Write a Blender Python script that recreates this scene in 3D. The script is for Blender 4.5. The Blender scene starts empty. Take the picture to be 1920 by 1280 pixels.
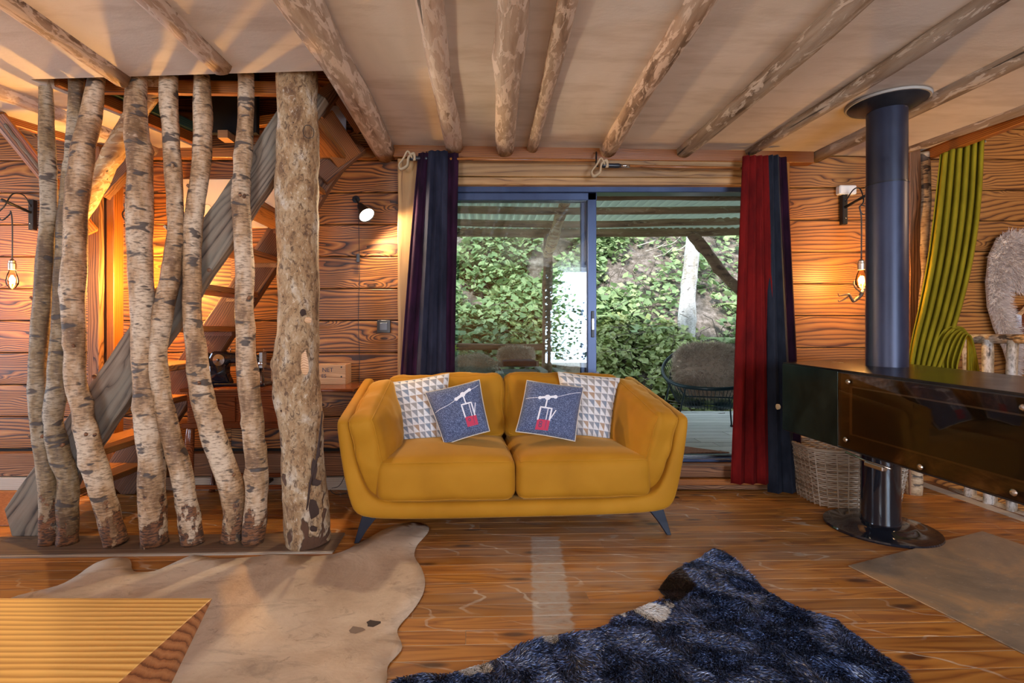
import bpy, bmesh, math, random
import numpy as np
from mathutils import Vector, Matrix, noise as mnoise

# ------------------------------------------------------------------ camera, world, light, exposure
S = bpy.context.scene
COL = S.collection
R = math.radians
F_PX, CX, CY, CAMZ = 930.0, 905.0, 615.0, 1.2
cam_d = bpy.data.cameras.new('camera'); cam = bpy.data.objects.new('camera', cam_d); COL.objects.link(cam)
cam.location = (0, 0, CAMZ); cam.rotation_euler = (R(90), 0, 0)
cam_d.sensor_width = 36; cam_d.lens = F_PX / 1920 * 36
cam_d.shift_x = (960 - CX) / 1920; cam_d.shift_y = -(640 - CY) / 1920
cam_d.clip_start = 0.02
S.camera = cam
S.view_settings.view_transform = 'Standard'; S.view_settings.look = 'None'
S.view_settings.gamma = 1; S.view_settings.use_curve_mapping = False
S.view_settings.exposure = 0.20
try:
    S.cycles.use_denoising = True
    S.cycles.max_bounces = 7; S.cycles.transparent_max_bounces = 12
    S.cycles.sample_clamp_indirect = 6
    S.cycles.caustics_reflective = False; S.cycles.caustics_refractive = False
except Exception: pass

W_ = bpy.data.worlds.new('sky'); S.world = W_; W_.use_nodes = True
wn = W_.node_tree; wbg = wn.nodes['Background']
wtc = wn.nodes.new('ShaderNodeTexCoord'); wsp = wn.nodes.new('ShaderNodeSeparateXYZ'); wrp = wn.nodes.new('ShaderNodeValToRGB')
wn.links.new(wtc.outputs['Generated'], wsp.inputs[0]); wn.links.new(wsp.outputs['Z'], wrp.inputs[0]); wn.links.new(wrp.outputs[0], wbg.inputs['Color'])
wrp.color_ramp.elements[0].position = 0.0; wrp.color_ramp.elements[0].color = (0.86, 0.92, 1.0, 1)
wrp.color_ramp.elements[1].position = 0.9; wrp.color_ramp.elements[1].color = (0.60, 0.78, 1.0, 1)
wbg.inputs['Strength'].default_value = 3.6

def light(name, kind, loc, energy, color, rot=None, **kw):
    d = bpy.data.lights.new(name, kind); d.energy = energy; d.color = color
    for k, v in kw.items(): setattr(d, k, v)
    o = bpy.data.objects.new(name, d); COL.objects.link(o); o.location = loc
    if rot: o.rotation_euler = rot
    return o
light('sun', 'SUN', (0, 0, 8), 5.5, (1.0, 0.95, 0.86), (R(38), R(-18), 0), angle=R(12))
# daylight through the wide window behind the camera; left area light is added fill
light('daylight_wide_window', 'AREA', (2.6, -3.95, 1.45), 330, (0.60, 0.76, 1.0), (R(90), 0, R(0)), shape='RECTANGLE', size=2.4, size_y=2.1)
light('left_daylight_fill', 'AREA', (-2.6, -3.5, 1.5), 130, (0.66, 0.80, 1.0), (R(90), 0, R(0)), shape='RECTANGLE', size=1.6, size_y=1.8)
# warm fill points added behind the camera, without lamp bodies
light('warm_fill_left', 'POINT', (-1.4, -1.1, 1.45), 60, (1.0, 0.74, 0.52), shadow_soft_size=0.22)
light('warm_fill_right', 'POINT', (1.9, -0.9, 1.15), 60, (1.0, 0.74, 0.52), shadow_soft_size=0.22)
light('daylight_left_door', 'AREA', (-6.2, 1.9, 1.1), 95, (0.66, 0.80, 1.0), (R(90), 0, R(-75)), shape='RECTANGLE', size=1.6, size_y=2.0)
light('warm_light_right', 'POINT', (4.4, 2.3, 2.3), 42, (1.0, 0.62, 0.32), shadow_soft_size=0.12)  # warm point light over the right-hand well, no lamp body
light('warm_light_left', 'POINT', (-4.6, 2.5, 1.9), 22, (1.0, 0.66, 0.36), shadow_soft_size=0.12)  # warm point light at the far left, no lamp body

# ------------------------------------------------------------------ helpers
def W(px, py, Y): return Vector(((px - CX) / F_PX * Y, Y, CAMZ + (CY - py) / F_PX * Y))
def FL(px, py, z=0.0):
    Y = (CAMZ - z) * F_PX / (py - CY)
    return Vector(((px - CX) / F_PX * Y, Y, z))
K = 3.75 / F_PX
YW = 3.75
def zc(x):
    if x > -0.6: return 2.56 - 0.018 * (x + 0.6)
    return 2.56 - 0.016 * (-0.6 - x)

class G:
    def __init__(s, name):
        s.m = bpy.data.materials.new(name); s.m.use_nodes = True
        s.t = s.m.node_tree; s.b = s.t.nodes['Principled BSDF']; s.out = s.t.nodes['Material Output']
    def n(s, typ, out=0, props=None, **inp):
        nd = s.t.nodes.new('ShaderNode' + typ)
        for k, v in (props or {}).items(): setattr(nd, k, v)
        for k, v in inp.items():
            key = k.replace('_', ' ')
            if k[0] == 'i' and k[1:].isdigit(): key = int(k[1:])
            s.put(nd.inputs[key], v)
        return nd.outputs[out]
    def put(s, sock, v):
        if isinstance(v, bpy.types.NodeSocket): s.t.links.new(v, sock)
        elif isinstance(v, (tuple, list)) and sock.type == 'RGBA' and len(v) == 3: sock.default_value = (*v, 1)
        else: sock.default_value = v
    def math(s, op, a, b=0.0, c=None):
        kw = dict(i0=a, i1=b)
        if c is not None: kw['i2'] = c
        return s.n('Math', props={'operation': op}, **kw)
    def ramp(s, fac, stops, interp='LINEAR'):
        nd = s.t.nodes.new('ShaderNodeValToRGB'); cr = nd.color_ramp; cr.interpolation = interp
        while len(cr.elements) < len(stops): cr.elements.new(0.5)
        for e, (p, c) in zip(cr.elements, stops):
            e.position = p; e.color = (*c, 1) if len(c) == 3 else c
        s.put(nd.inputs[0], fac); return nd.outputs[0]
    def mix(s, f, a, b, blend='MIX'):
        nd = s.t.nodes.new('ShaderNodeMix'); nd.data_type = 'RGBA'; nd.blend_type = blend
        s.put(nd.inputs[0], f); s.put(nd.inputs[6], a); s.put(nd.inputs[7], b); return nd.outputs[2]
    def co(s, scale=(1, 1, 1), kind='Object', rand=0.0):
        c = s.n('TexCoord', {'Generated': 0, 'UV': 2, 'Object': 3}[kind])
        if rand:
            r = s.math('MULTIPLY', s.n('ObjectInfo', 5), rand)
            c = s.n('VectorMath', props={'operation': 'ADD'}, i0=c, i1=s.n('CombineXYZ', X=r, Y=s.math('MULTIPLY', r, 1.7), Z=s.math('MULTIPLY', r, 2.3)))
        return s.n('VectorMath', props={'operation': 'MULTIPLY'}, i0=c, i1=scale)
    def noise(s, vec, scale=1, detail=3, rough=0.5, dist=0.0):
        return s.n('TexNoise', 0, Vector=vec, Scale=scale, Detail=detail, Roughness=rough, Distortion=dist)
    def bump(s, h, strength=0.3, dist=0.01):
        s.put(s.b.inputs['Normal'], s.n('Bump', 0, Strength=strength, Distance=dist, Height=h))
    def set(s, **kw):
        for k, v in kw.items(): s.put(s.b.inputs[k.replace('_', ' ')], v)
        return s.m

def plain(name, c, rough=0.6, **kw):
    g = G(name); g.set(Base_Color=c, Roughness=rough, **kw); return g.m

def wood(name, light_, mid, dark, rings=9, sx=0.9, sc=5.0, rough=0.5, bump=0.4, line=0.30, var=0.25, spec=0.5, grime=None, lines=75, knots=4.0, kn=(1.5, 5.0, 5.0)):
    """grain runs along the local X axis; every piece gets its own cut of the grain"""
    g = G(name)
    c0 = g.co((1, 1, 1), rand=37.0)
    ac = g.math('ADD', g.n('SeparateXYZ', 2, Vector=c0), g.math('MULTIPLY', g.n('SeparateXYZ', 1, Vector=c0), 0.8))
    f = g.noise(g.co((sx, sc, sc), rand=37.0), 1.0, 1.5, 0.45, 0.25)
    wob = g.noise(g.co((3.0, 22, 22), rand=37.0), 1.0, 2, 0.5)
    vo = g.n('TexVoronoi', 0, props={'feature': 'F1'}, Vector=g.co(kn, rand=7.0), Scale=1.0, Randomness=1.0)
    kb = g.ramp(vo, [(0.0, (1, 1, 1)), (0.10, (0.72, 0.72, 0.72)), (0.24, (0.22, 0.22, 0.22)), (0.42, (0, 0, 0))], 'EASE')
    v = g.math('ADD', g.math('ADD', g.math('MULTIPLY', ac, lines), g.math('MULTIPLY', f, rings)), g.math('ADD', g.math('MULTIPLY', wob, 0.55), g.math('MULTIPLY', kb, knots)))
    pp = g.math('FRACT', v)
    fib = g.noise(g.co((5, 160, 160), rand=11.0), 1.0, 3, 0.6)
    fade = g.noise(g.co((1.1, 7, 7), rand=23.0), 1.0, 3, 0.6)
    pp2 = g.math('ADD', pp, g.math('ADD', g.math('MULTIPLY', g.math('SUBTRACT', fib, 0.5), 0.35), g.math('MULTIPLY', g.math('SUBTRACT', fade, 0.45), 0.55)))
    col = g.ramp(pp2, [(0.0, dark), (line * 0.4, dark), (line, mid), (min(line + 0.35, 0.9), light_), (0.97, mid)])
    col = g.mix(g.ramp(vo, [(0.035, (0.9, 0.9, 0.9)), (0.07, (0, 0, 0))]), col, tuple(x * 0.7 for x in dark))
    blot = g.noise(g.co((1.3, 3, 3), rand=5.0), 1.0, 3, 0.6)
    col = g.mix(g.math('MULTIPLY', g.ramp(blot, [(0.35, (0, 0, 0)), (0.7, (1, 1, 1))]), var), col, tuple(x * 0.45 for x in mid))
    r = g.n('ObjectInfo', 5)
    hv = g.n('HueSaturation', Saturation=1.0, Value=g.math('ADD', 0.82, g.math('MULTIPLY', r, 0.36)), Color=col)
    if grime: hv = g.mix(g.math('MULTIPLY', g.ramp(g.noise(g.co((2, 6, 6), rand=3.0), 1.0, 4, 0.6), [(0.42, (0, 0, 0)), (0.62, (1, 1, 1))]), 0.75), hv, grime)
    g.set(Base_Color=hv, Roughness=g.math('ADD', rough - 0.08, g.math('MULTIPLY', fib, 0.2)), Specular_IOR_Level=spec)
    g.bump(g.math('ADD', g.math('MULTIPLY', pp2, 0.7), g.math('MULTIPLY', fib, 0.5)), bump, 0.004)
    return g.m

def lk(o, parent=None, M=None):
    COL.objects.link(o)
    if parent is not None:
        o.parent = parent
        if not parent.get('_local'): o.matrix_parent_inverse = Matrix.Translation(-Vector(parent.location))
    if M is not None: o.matrix_basis = M
    return o

def mesh(name, verts, faces, mat, parent=None, M=None, smooth=False, uv=None, **props):
    me = bpy.data.meshes.new(name)
    if isinstance(verts, np.ndarray):
        verts = verts.astype(np.float32); n = len(verts); me.vertices.add(n); me.vertices.foreach_set('co', verts.ravel())
        fa = np.asarray(faces, dtype=np.int32); k = fa.shape[1]; m = len(fa)
        me.loops.add(m * k); me.loops.foreach_set('vertex_index', fa.ravel())
        me.polygons.add(m); me.polygons.foreach_set('loop_start', np.arange(0, m * k, k, dtype=np.int32))
        me.update(calc_edges=True)
    else:
        me.from_pydata([tuple(v) for v in verts], [], faces)
    if uv is not None:
        ul = me.uv_layers.new(name='UVMap')
        li = np.empty(len(me.loops), dtype=np.int32); me.loops.foreach_get('vertex_index', li)
        ul.data.foreach_set('uv', np.asarray(uv, dtype=np.float32)[li].ravel())
    for mm in (mat if isinstance(mat, (list, tuple)) else [mat]):
        if mm: me.materials.append(mm)
    if smooth: me.polygons.foreach_set('use_smooth', [True] * len(me.polygons))
    me.update()
    o = bpy.data.objects.new(name, me); lk(o, parent, M)
    for k, v in props.items(): o[k] = v
    return o

def tag(o, label=None, cat=None, group=None, kind=None):
    if label: o['label'] = label
    if cat: o['category'] = cat
    if group: o['group'] = group
    if kind: o['kind'] = kind
    return o

def thing(name, loc, label=None, cat=None, group=None, kind=None, rotz=0.0, local=False):
    o = bpy.data.objects.new(name, None); COL.objects.link(o); o.empty_display_size = 0.1
    o.location = loc; o.rotation_euler = (0, 0, rotz)
    if local: o['_local'] = True
    return tag(o, label, cat, group, kind)

def bevel(o, w=0.01, seg=2, ang=30):
    m = o.modifiers.new('bevel', 'BEVEL'); m.width = w; m.segments = seg; m.limit_method = 'ANGLE'; m.angle_limit = R(ang); return o
def subd(o, n=1):
    m = o.modifiers.new('sub', 'SUBSURF'); m.levels = n; m.render_levels = n; return o

BOXF = [(0, 3, 2, 1), (4, 5, 6, 7), (0, 1, 5, 4), (1, 2, 6, 5), (2, 3, 7, 6), (3, 0, 4, 7)]
def box(name, lo, hi, mat, parent=None, bev=0.0, **props):
    """world-aligned box; origin at its centre"""
    lo, hi = Vector(lo), Vector(hi); c = (lo + hi) / 2; h = (hi - lo) / 2
    v = [(-h.x, -h.y, -h.z), (h.x, -h.y, -h.z), (h.x, h.y, -h.z), (-h.x, h.y, -h.z), (-h.x, -h.y, h.z), (h.x, -h.y, h.z), (h.x, h.y, h.z), (-h.x, h.y, h.z)]
    o = mesh(name, v, BOXF, mat, parent, Matrix.Translation(c), **props)
    if bev: bevel(o, bev, 1)
    return o

def frame_of(p0, p1, side=None):
    x = (Vector(p1) - Vector(p0)).normalized()
    s = Vector(side) if side is not None else (Vector((0, 1, 0)) if abs(x.y) < 0.9 else Vector((1, 0, 0)))
    z = x.cross(s).normalized(); y = z.cross(x).normalized()
    return x, y, z

def board(name, p0, p1, wy, wz, mat, parent=None, side=None, bev=0.004, taper=None, rough=0.0, **props):
    """a timber from p0 to p1; local X is its length; wy is its size along `side`, wz across"""
    p0, p1 = Vector(p0), Vector(p1); x, y, z = frame_of(p0, p1, side); L = (p1 - p0).length
    M = Matrix(((x.x, y.x, z.x, 0), (x.y, y.y, z.y, 0), (x.z, y.z, z.z, 0), (0, 0, 0, 1))); M.translation = (p0 + p1) / 2
    h, a, b = L / 2, wy / 2, wz / 2
    if rough:
        rng = random.Random(hash(name) % 7 + int(L * 1000)); n = 14; v = []; f = []
        for i in range(n + 1):
            t = -h + L * i / n
            for (sy, sz) in ((-1, -1), (1, -1), (1, 1), (-1, 1)):
                v.append((t, sy * a + rng.uniform(-rough, rough), sz * b + rng.uniform(-rough, rough)))
        for i in range(n):
            for k in range(4):
                j = (k + 1) % 4; f.append((i * 4 + k, i * 4 + j, i * 4 + 4 + j, i * 4 + 4 + k))
        f += [(3, 2, 1, 0), (n * 4, n * 4 + 1, n * 4 + 2, n * 4 + 3)]
    else:
        v = [(-h, -a, -b), (h, -a, -b), (h, a, -b), (-h, a, -b), (-h, -a, b), (h, -a, b), (h, a, b), (-h, a, b)]; f = BOXF
    o = mesh(name, v, f, mat, parent, M, **props)
    if bev: bevel(o, bev, 1)
    return o

def tube_data(pts, rad, seg=12, jit=0.0, seed=0, squash=1.0, knots=0, kamp=1.0):
    rng = random.Random(seed); pts = [Vector(p) for p in pts]; n = len(pts)
    if not isinstance(rad, (list, tuple)): rad = [rad] * n
    V = []; Fs = []
    t0 = (pts[1] - pts[0]).normalized(); ref = Vector((1, 0, 0)) if abs(t0.x) < 0.8 else Vector((0, 1, 0))
    u = (ref - t0 * ref.dot(t0)).normalized()
    kn = [(rng.uniform(0.1, 0.9) * n, rng.uniform(0, 6.28), kamp * rng.uniform(0.12, 0.28)) for _ in range(knots)]
    for i, p in enumerate(pts):
        t = (pts[min(i + 1, n - 1)] - pts[max(i - 1, 0)]).normalized()
        u = (u - t * u.dot(t)).normalized(); w = t.cross(u)
        for k in range(seg):
            a = 2 * math.pi * k / seg; r = rad[i]
            if jit: r *= 1 + jit * mnoise.noise(Vector((math.cos(a) * 1.3 + seed * 3.1, math.sin(a) * 1.3, i * 0.35)))
            for (ki, ka, ks) in kn:
                d = (i - ki) ** 2 / 0.8 + (2 * math.sin((a - ka) / 2)) ** 2 / 0.25
                if d < 4: r *= 1 + ks * math.exp(-d)
            V.append(p + (u * math.cos(a) + w * math.sin(a) * squash) * r)
    for i in range(n - 1):
        for k in range(seg):
            j = (k + 1) % seg; Fs.append((i * seg + k, i * seg + j, (i + 1) * seg + j, (i + 1) * seg + k))
    Fs.append(tuple(reversed(range(seg)))); Fs.append(tuple(range((n - 1) * seg, n * seg)))
    return V, Fs

def resample(keys, n):
    """keys: list of (t-sorted) tuples, smooth Catmull-Rom through them"""
    ks = [np.array(k, float) for k in keys]; out = []
    m = len(ks) - 1
    for i in range(n + 1):
        t = m * i / n; j = min(int(t), m - 1); f = t - j
        a, b, c, d = ks[max(j - 1, 0)], ks[j], ks[j + 1], ks[min(j + 2, m)]
        out.append(0.5 * (2 * b + (c - a) * f + (2 * a - 5 * b + 4 * c - d) * f * f + (3 * b - a - 3 * c + d) * f ** 3))
    return out

def tube(name, pts, rad, mat, parent=None, seg=8, origin=None, n=None, **kw):
    props = {k: kw.pop(k) for k in list(kw) if k in ('kind', 'label', 'category', 'group')}
    if n:
        rr = rad if isinstance(rad, (list, tuple)) else [rad] * len(pts)
        q = resample([(*p, r) for p, r in zip(pts, rr)], n); pts = [Vector(a[:3]) for a in q]; rad = [float(a[3]) for a in q]
    V, Fs = tube_data(pts, rad, seg, **kw)
    og = Vector(origin) if origin is not None else Vector(pts[0])
    return mesh(name, [v - og for v in V], Fs, mat, parent, Matrix.Translation(og), smooth=True, **props)

def log(name, p0, p1, r0, r1, mat, parent=None, seg=14, n=16, jit=0.25, seed=1, wob=0.01, knots=3, **props):
    """round log, local X is its length"""
    p0, p1 = Vector(p0), Vector(p1); x, y, z = frame_of(p0, p1); L = (p1 - p0).length
    M = Matrix(((x.x, y.x, z.x, 0), (x.y, y.y, z.y, 0), (x.z, y.z, z.z, 0), (0, 0, 0, 1))); M.translation = p0
    pts = []; rad = []
    for i in range(n + 1):
        t = i / n
        pts.append(Vector((t * L, wob * mnoise.noise(Vector((t * 3, seed, 0))) * 2, wob * mnoise.noise(Vector((t * 3, seed, 9))) * 2)))
        rad.append((r0 + (r1 - r0) * t) * (1 + 0.06 * mnoise.noise(Vector((t * 9, seed * 2.3, 4)))))
    V, Fs = tube_data(pts, rad, seg, jit, seed, knots=knots)
    return mesh(name, V, Fs, mat, parent, M, smooth=True, **props)

def lathe(name, prof, mat, parent=None, loc=(0, 0, 0), seg=32, M=None, smooth=True, **props):
    V = []; Fs = []; n = len(prof)
    for (r, z) in prof:
        for k in range(seg):
            a = 2 * math.pi * k / seg; V.append((r * math.cos(a), r * math.sin(a), z))
    for i in range(n - 1):
        for k in range(seg):
            j = (k + 1) % seg; Fs.append((i * seg + k, i * seg + j, (i + 1) * seg + j, (i + 1) * seg + k))
    Fs.append(tuple(reversed(range(seg)))); Fs.append(tuple(range((n - 1) * seg, n * seg)))
    o = mesh(name, V, Fs, mat, parent, M if M is not None else Matrix.Translation(Vector(loc)), smooth=False, **props)
    if smooth:
        o.data.polygons.foreach_set('use_smooth', [len(p.vertices) == 4 for p in o.data.polygons])
        bevel_auto(o)
    return o
def bevel_auto(o):
    me = o.data
    try:
        bm = bmesh.new(); bm.from_mesh(me)
        for e in bm.edges:
            if len(e.link_faces) == 2 and e.calc_face_angle(0) > R(35): e.smooth = False
        bm.to_mesh(me); bm.free()
    except Exception: pass

def prism(name, poly, z0, z1, mat, parent=None, bev=0.0, **props):
    """flat polygon in XY extruded from z0 to z1, origin at its centroid"""
    c = sum((Vector((p[0], p[1], 0)) for p in poly), Vector()) / len(poly); n = len(poly)
    V = [(p[0] - c.x, p[1] - c.y, z0) for p in poly] + [(p[0] - c.x, p[1] - c.y, z1) for p in poly]
    Fs = [tuple(reversed(range(n))), tuple(range(n, 2 * n))] + [(i, (i + 1) % n, n + (i + 1) % n, n + i) for i in range(n)]
    o = mesh(name, V, Fs, mat, parent, Matrix.Translation(c), **props)
    if bev: bevel(o, bev, 1)
    return o

def cushion(name, w, d, h, mat, parent, M, puff=0.25, rnd=0.35, n=16, wr=0.0, seed=0, sub=0, sag=0.0, pipe=None):
    """soft box: w,d,h along local x,y,z"""
    bm = bmesh.new(); bmesh.ops.create_cube(bm, size=2.0)
    bmesh.ops.subdivide_edges(bm, edges=bm.edges[:], cuts=n, use_grid_fill=True)
    mn = min(w, d, h) / 2
    loops = {}
    if pipe is not None:
        oa = [k for k in range(3) if k != pipe]
        for v in bm.verts:
            a, b = v.co[oa[0]], v.co[oa[1]]
            if abs(abs(v.co[pipe]) - 1) < 1e-4 and max(abs(a), abs(b)) > .9999: loops.setdefault(v.co[pipe] > 0, []).append((math.atan2(b, a), v.index))
    hw, hd, hh = w / 2, d / 2, h / 2
    for v in bm.verts:
        x, y, z = v.co
        r = rnd * mn
        P = Vector((x * hw, y * hd, z * hh))
        Q = Vector((max(-hw + r, min(hw - r, P.x)), max(-hd + r, min(hd - r, P.y)), max(-hh + r, min(hh - r, P.z))))
        D = P - Q
        if D.length > 1e-6: P = Q + D.normalized() * r * (1.0 if D.length > 0 else 0)
        bx, by, bz = 1 - x * x, 1 - y * y, 1 - z * z
        k = lambda q: mn * puff * (1.0 if q <= mn * 1.01 else 0.22)
        P.z += (1 if z > 0 else -1) * abs(z) ** 3 * k(hh) * bx * by
        P.y += (1 if y > 0 else -1) * abs(y) ** 3 * k(hd) * bx * bz
        P.x += (1 if x > 0 else -1) * abs(x) ** 3 * k(hw) * by * bz
        if sag: P.z -= sag * (1 - x * x) * (1 - y * y) * (1 if z > 0 else 0)
        if wr:
            q = Vector((P.x * 7 + seed, P.y * 7, P.z * 7))
            P += v.co.normalized() * wr * (mnoise.noise(q) + 0.6 * mnoise.noise(q * 2.3))
        v.co = P
    bm.verts.ensure_lookup_table(); lp_ = [[bm.verts[i].co.copy() for _, i in sorted(l)] for l in loops.values()]
    me = bpy.data.meshes.new(name); bm.to_mesh(me); bm.free(); me.materials.append(mat)
    me.polygons.foreach_set('use_smooth', [True] * len(me.polygons))
    o = bpy.data.objects.new(name, me); lk(o, parent, M)
    for l in lp_:
        vv, ff = tube_data(l + l[:2], .0038, 6); q = mesh('piping', vv, ff, mat, None, None, smooth=True); q.parent = o
    if sub: subd(o, sub)
    return o

def rotM(loc, rx=0, ry=0, rz=0):
    return Matrix.Translation(Vector(loc)) @ Matrix.Rotation(R(rz), 4, 'Z') @ Matrix.Rotation(R(ry), 4, 'Y') @ Matrix.Rotation(R(rx), 4, 'X')

NP = np.random.default_rng(7)
def fur(name, P, D, length, width, mat, parent=None, curl=0.3, M=None, kind='stuff', up=(0, 0, 1), **props):
    """P (n,3) roots, D (n,3) hair direction; each hair is a quad and a tip"""
    n = len(P); P = np.asarray(P, float); D = np.asarray(D, float); D /= np.linalg.norm(D, axis=1)[:, None] + 1e-9
    rv = NP.normal(size=(n, 3)); side = np.cross(D, rv); side /= np.linalg.norm(side, axis=1)[:, None] + 1e-9
    L = length * NP.uniform(0.6, 1.25, (n, 1)); wd = width * NP.uniform(0.7, 1.3, (n, 1))
    up = np.array(up, float)
    mid = P + D * L * 0.55 + rv * L * 0.05
    tip = mid + (D * (1 - curl) + NP.normal(size=(n, 3)) * curl * 0.4 - up * curl * 0.4) * L * 0.5
    V = np.stack([P - side * wd / 2, P + side * wd / 2, mid + side * wd * 0.4, mid - side * wd * 0.4, tip], axis=1).reshape(-1, 3)
    b = np.arange(n)[:, None] * 5
    T = np.concatenate([b + np.array([[0, 1, 2]]), b + np.array([[0, 2, 3]]), b + np.array([[3, 2, 4]])], axis=1).reshape(-1, 3)
    return mesh(name, V, T, mat, parent, M, kind=kind, **props)

def in_poly(pts, poly):
    x, y = pts[:, 0], pts[:, 1]; ins = np.zeros(len(pts), bool); n = len(poly); j = n - 1
    for i in range(n):
        xi, yi = poly[i][0], poly[i][1]; xj, yj = poly[j][0], poly[j][1]
        c = ((yi > y) != (yj > y)) & (x < (xj - xi) * (y - yi) / (yj - yi + 1e-12) + xi); ins ^= c; j = i
    return ins

# ------------------------------------------------------------------ materials
M_char = wood('charred_wall_plank', (0.45, 0.180, 0.038), (0.225, 0.068, 0.013), (0.022, 0.006, 0.002), rings=13, sx=0.8, sc=4.5, lines=44, knots=5, rough=0.45, bump=0.5, line=0.36)
M_charR = wood('golden_wall_plank', (0.40, 0.175, 0.040), (0.285, 0.105, 0.021), (0.065, 0.018, 0.004), rings=11, sx=0.7, sc=4.0, rough=0.45, bump=0.45, line=0.34, lines=40, knots=5)
M_orange = wood('orange_board', (0.36, 0.13, 0.024), (0.25, 0.073, 0.011), (0.08, 0.020, 0.004), rings=4, sx=0.6, sc=6, rough=0.4, bump=0.25, lines=90, knots=1.5)
M_oak = wood('oak_beam', (0.45, 0.25, 0.09), (0.32, 0.16, 0.05), (0.13, 0.05, 0.014), rings=5, sx=0.4, sc=4, rough=0.5, bump=0.3, var=0.6, lines=16, knots=2, line=.12)
M_oldgrey = wood('old_grey_timber', (0.27, 0.20, 0.14), (0.17, 0.115, 0.075), (0.030, 0.017, 0.010), rings=9, sx=0.35, sc=5, rough=0.75, bump=0.7, var=0.5, grime=(0.20, 0.17, 0.125), lines=22, knots=2.5)
M_oldbrown = wood('old_brown_timber', (0.30, 0.14, 0.06), (0.19, 0.075, 0.028), (0.035, 0.012, 0.005), rings=8, sx=0.5, sc=9, rough=0.6, bump=0.6, var=0.6)
M_tread = wood('stair_tread_wood', (0.40, 0.17, 0.045), (0.27, 0.10, 0.022), (0.08, 0.025, 0.008), rings=8, sx=0.6, sc=12, rough=0.4, bump=0.3)
M_block = wood('pale_pine_block', (0.66, 0.40, 0.12), (0.52, 0.28, 0.07), (0.36, 0.17, 0.035), rings=1.5, sx=0.3, sc=3, rough=0.42, bump=0.08, line=0.42, var=0.1, lines=58, knots=0)
M_blockside = wood('reddish_block_side', (0.46, 0.20, 0.07), (0.33, 0.12, 0.035), (0.16, 0.05, 0.014), rings=1.5, lines=40, knots=0, sx=0.4, sc=4, rough=0.6, bump=0.4, var=0.4)
M_mahog = wood('varnished_mahogany', (0.22, 0.060, 0.018), (0.15, 0.035, 0.010), (0.05, 0.012, 0.004), rings=6, sx=0.5, sc=12, rough=0.18, bump=0.08, var=0.3)
M_crate = wood('pale_crate_wood', (0.62, 0.36, 0.17), (0.50, 0.26, 0.11), (0.30, 0.13, 0.05), rings=9, sx=0.9, sc=12, rough=0.5, bump=0.15, var=0.1)
M_deck = wood('weathered_deck_board', (0.56, 0.57, 0.52), (0.44, 0.45, 0.41), (0.26, 0.26, 0.23), rings=6, sx=0.5, sc=10, rough=0.7, bump=0.4, var=0.4)
M_skirt = wood('whitewashed_board', (0.55, 0.47, 0.38), (0.46, 0.38, 0.30), (0.28, 0.21, 0.15), rings=5, sx=0.5, sc=12, rough=0.6, bump=0.2, var=0.3)
M_sill = wood('worn_sill_board', (0.20, 0.13, 0.085), (0.13, 0.075, 0.045), (0.05, 0.028, 0.016), rings=7, sx=0.5, sc=12, rough=0.4, bump=0.3, var=0.4)
M_green = wood('green_painted_board', (0.05, 0.13, 0.10), (0.04, 0.10, 0.08), (0.02, 0.04, 0.03), rings=4, rough=0.5, bump=0.1)

def peeled(name, light_, mid, dark, sc=14, pale=(0.62, 0.52, 0.42), amt=0.5, rough=0.7):
    g = G(name)
    f = g.noise(g.co((1.6, sc, sc), rand=31.0), 1.0, 5, 0.6, 0.6)
    col = g.ramp(f, [(0.32, dark), (0.43, mid), (0.60, light_), (0.8, mid)])
    pl = g.noise(g.co((7, 26, 26), rand=13.0), 1.0, 4, 0.65, 0.8)
    msk = g.ramp(pl, [(amt, (0, 0, 0)), (amt + 0.05, (1, 1, 1))])
    col = g.mix(g.math('MULTIPLY', msk, 0.85), col, pale)
    crk = g.noise(g.co((0.9, 30, 30), rand=9.0), 1.0, 2, 0.5)
    cm = g.ramp(crk, [(0.27, (1, 1, 1)), (0.30, (0, 0, 0))])
    col = g.mix(g.math('MULTIPLY', cm, 0.9), col, (0.02, 0.012, 0.008))
    g.set(Base_Color=col, Roughness=rough)
    g.bump(g.math('ADD', g.math('ADD', f, g.math('MULTIPLY', msk, 0.4)), g.math('MULTIPLY', cm, -1.0)), 0.6, 0.008)
    return g.m
M_log = peeled('peeled_ceiling_log', (0.42, 0.30, 0.21), (0.30, 0.19, 0.12), (0.12, 0.065, 0.035), pale=(0.60, 0.45, 0.34), amt=0.50)
M_logdk = peeled('grey_brown_ceiling_log', (0.30, 0.235, 0.18), (0.20, 0.135, 0.09), (0.07, 0.04, 0.02), pale=(0.46, 0.38, 0.31), amt=0.55)
M_barky = peeled('bark_flecked_log', (0.48, 0.34, 0.25), (0.38, 0.25, 0.17), (0.16, 0.09, 0.05), pale=(0.60, 0.46, 0.36), amt=0.47, sc=22)
M_purlin = peeled('porch_roof_log', (0.34, 0.23, 0.13), (0.24, 0.15, 0.08), (0.07, 0.04, 0.02), pale=(0.42, 0.34, 0.22), amt=0.58)
M_porchpost = peeled('porch_post_log', (0.22, 0.135, 0.08), (0.15, 0.085, 0.05), (0.05, 0.026, 0.016), pale=(0.30, 0.20, 0.12), amt=0.58)
M_branch = peeled('barked_branch', (0.50, 0.32, 0.14), (0.30, 0.16, 0.06), (0.06, 0.03, 0.015), pale=(0.58, 0.44, 0.26), amt=0.50, sc=18)

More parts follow.
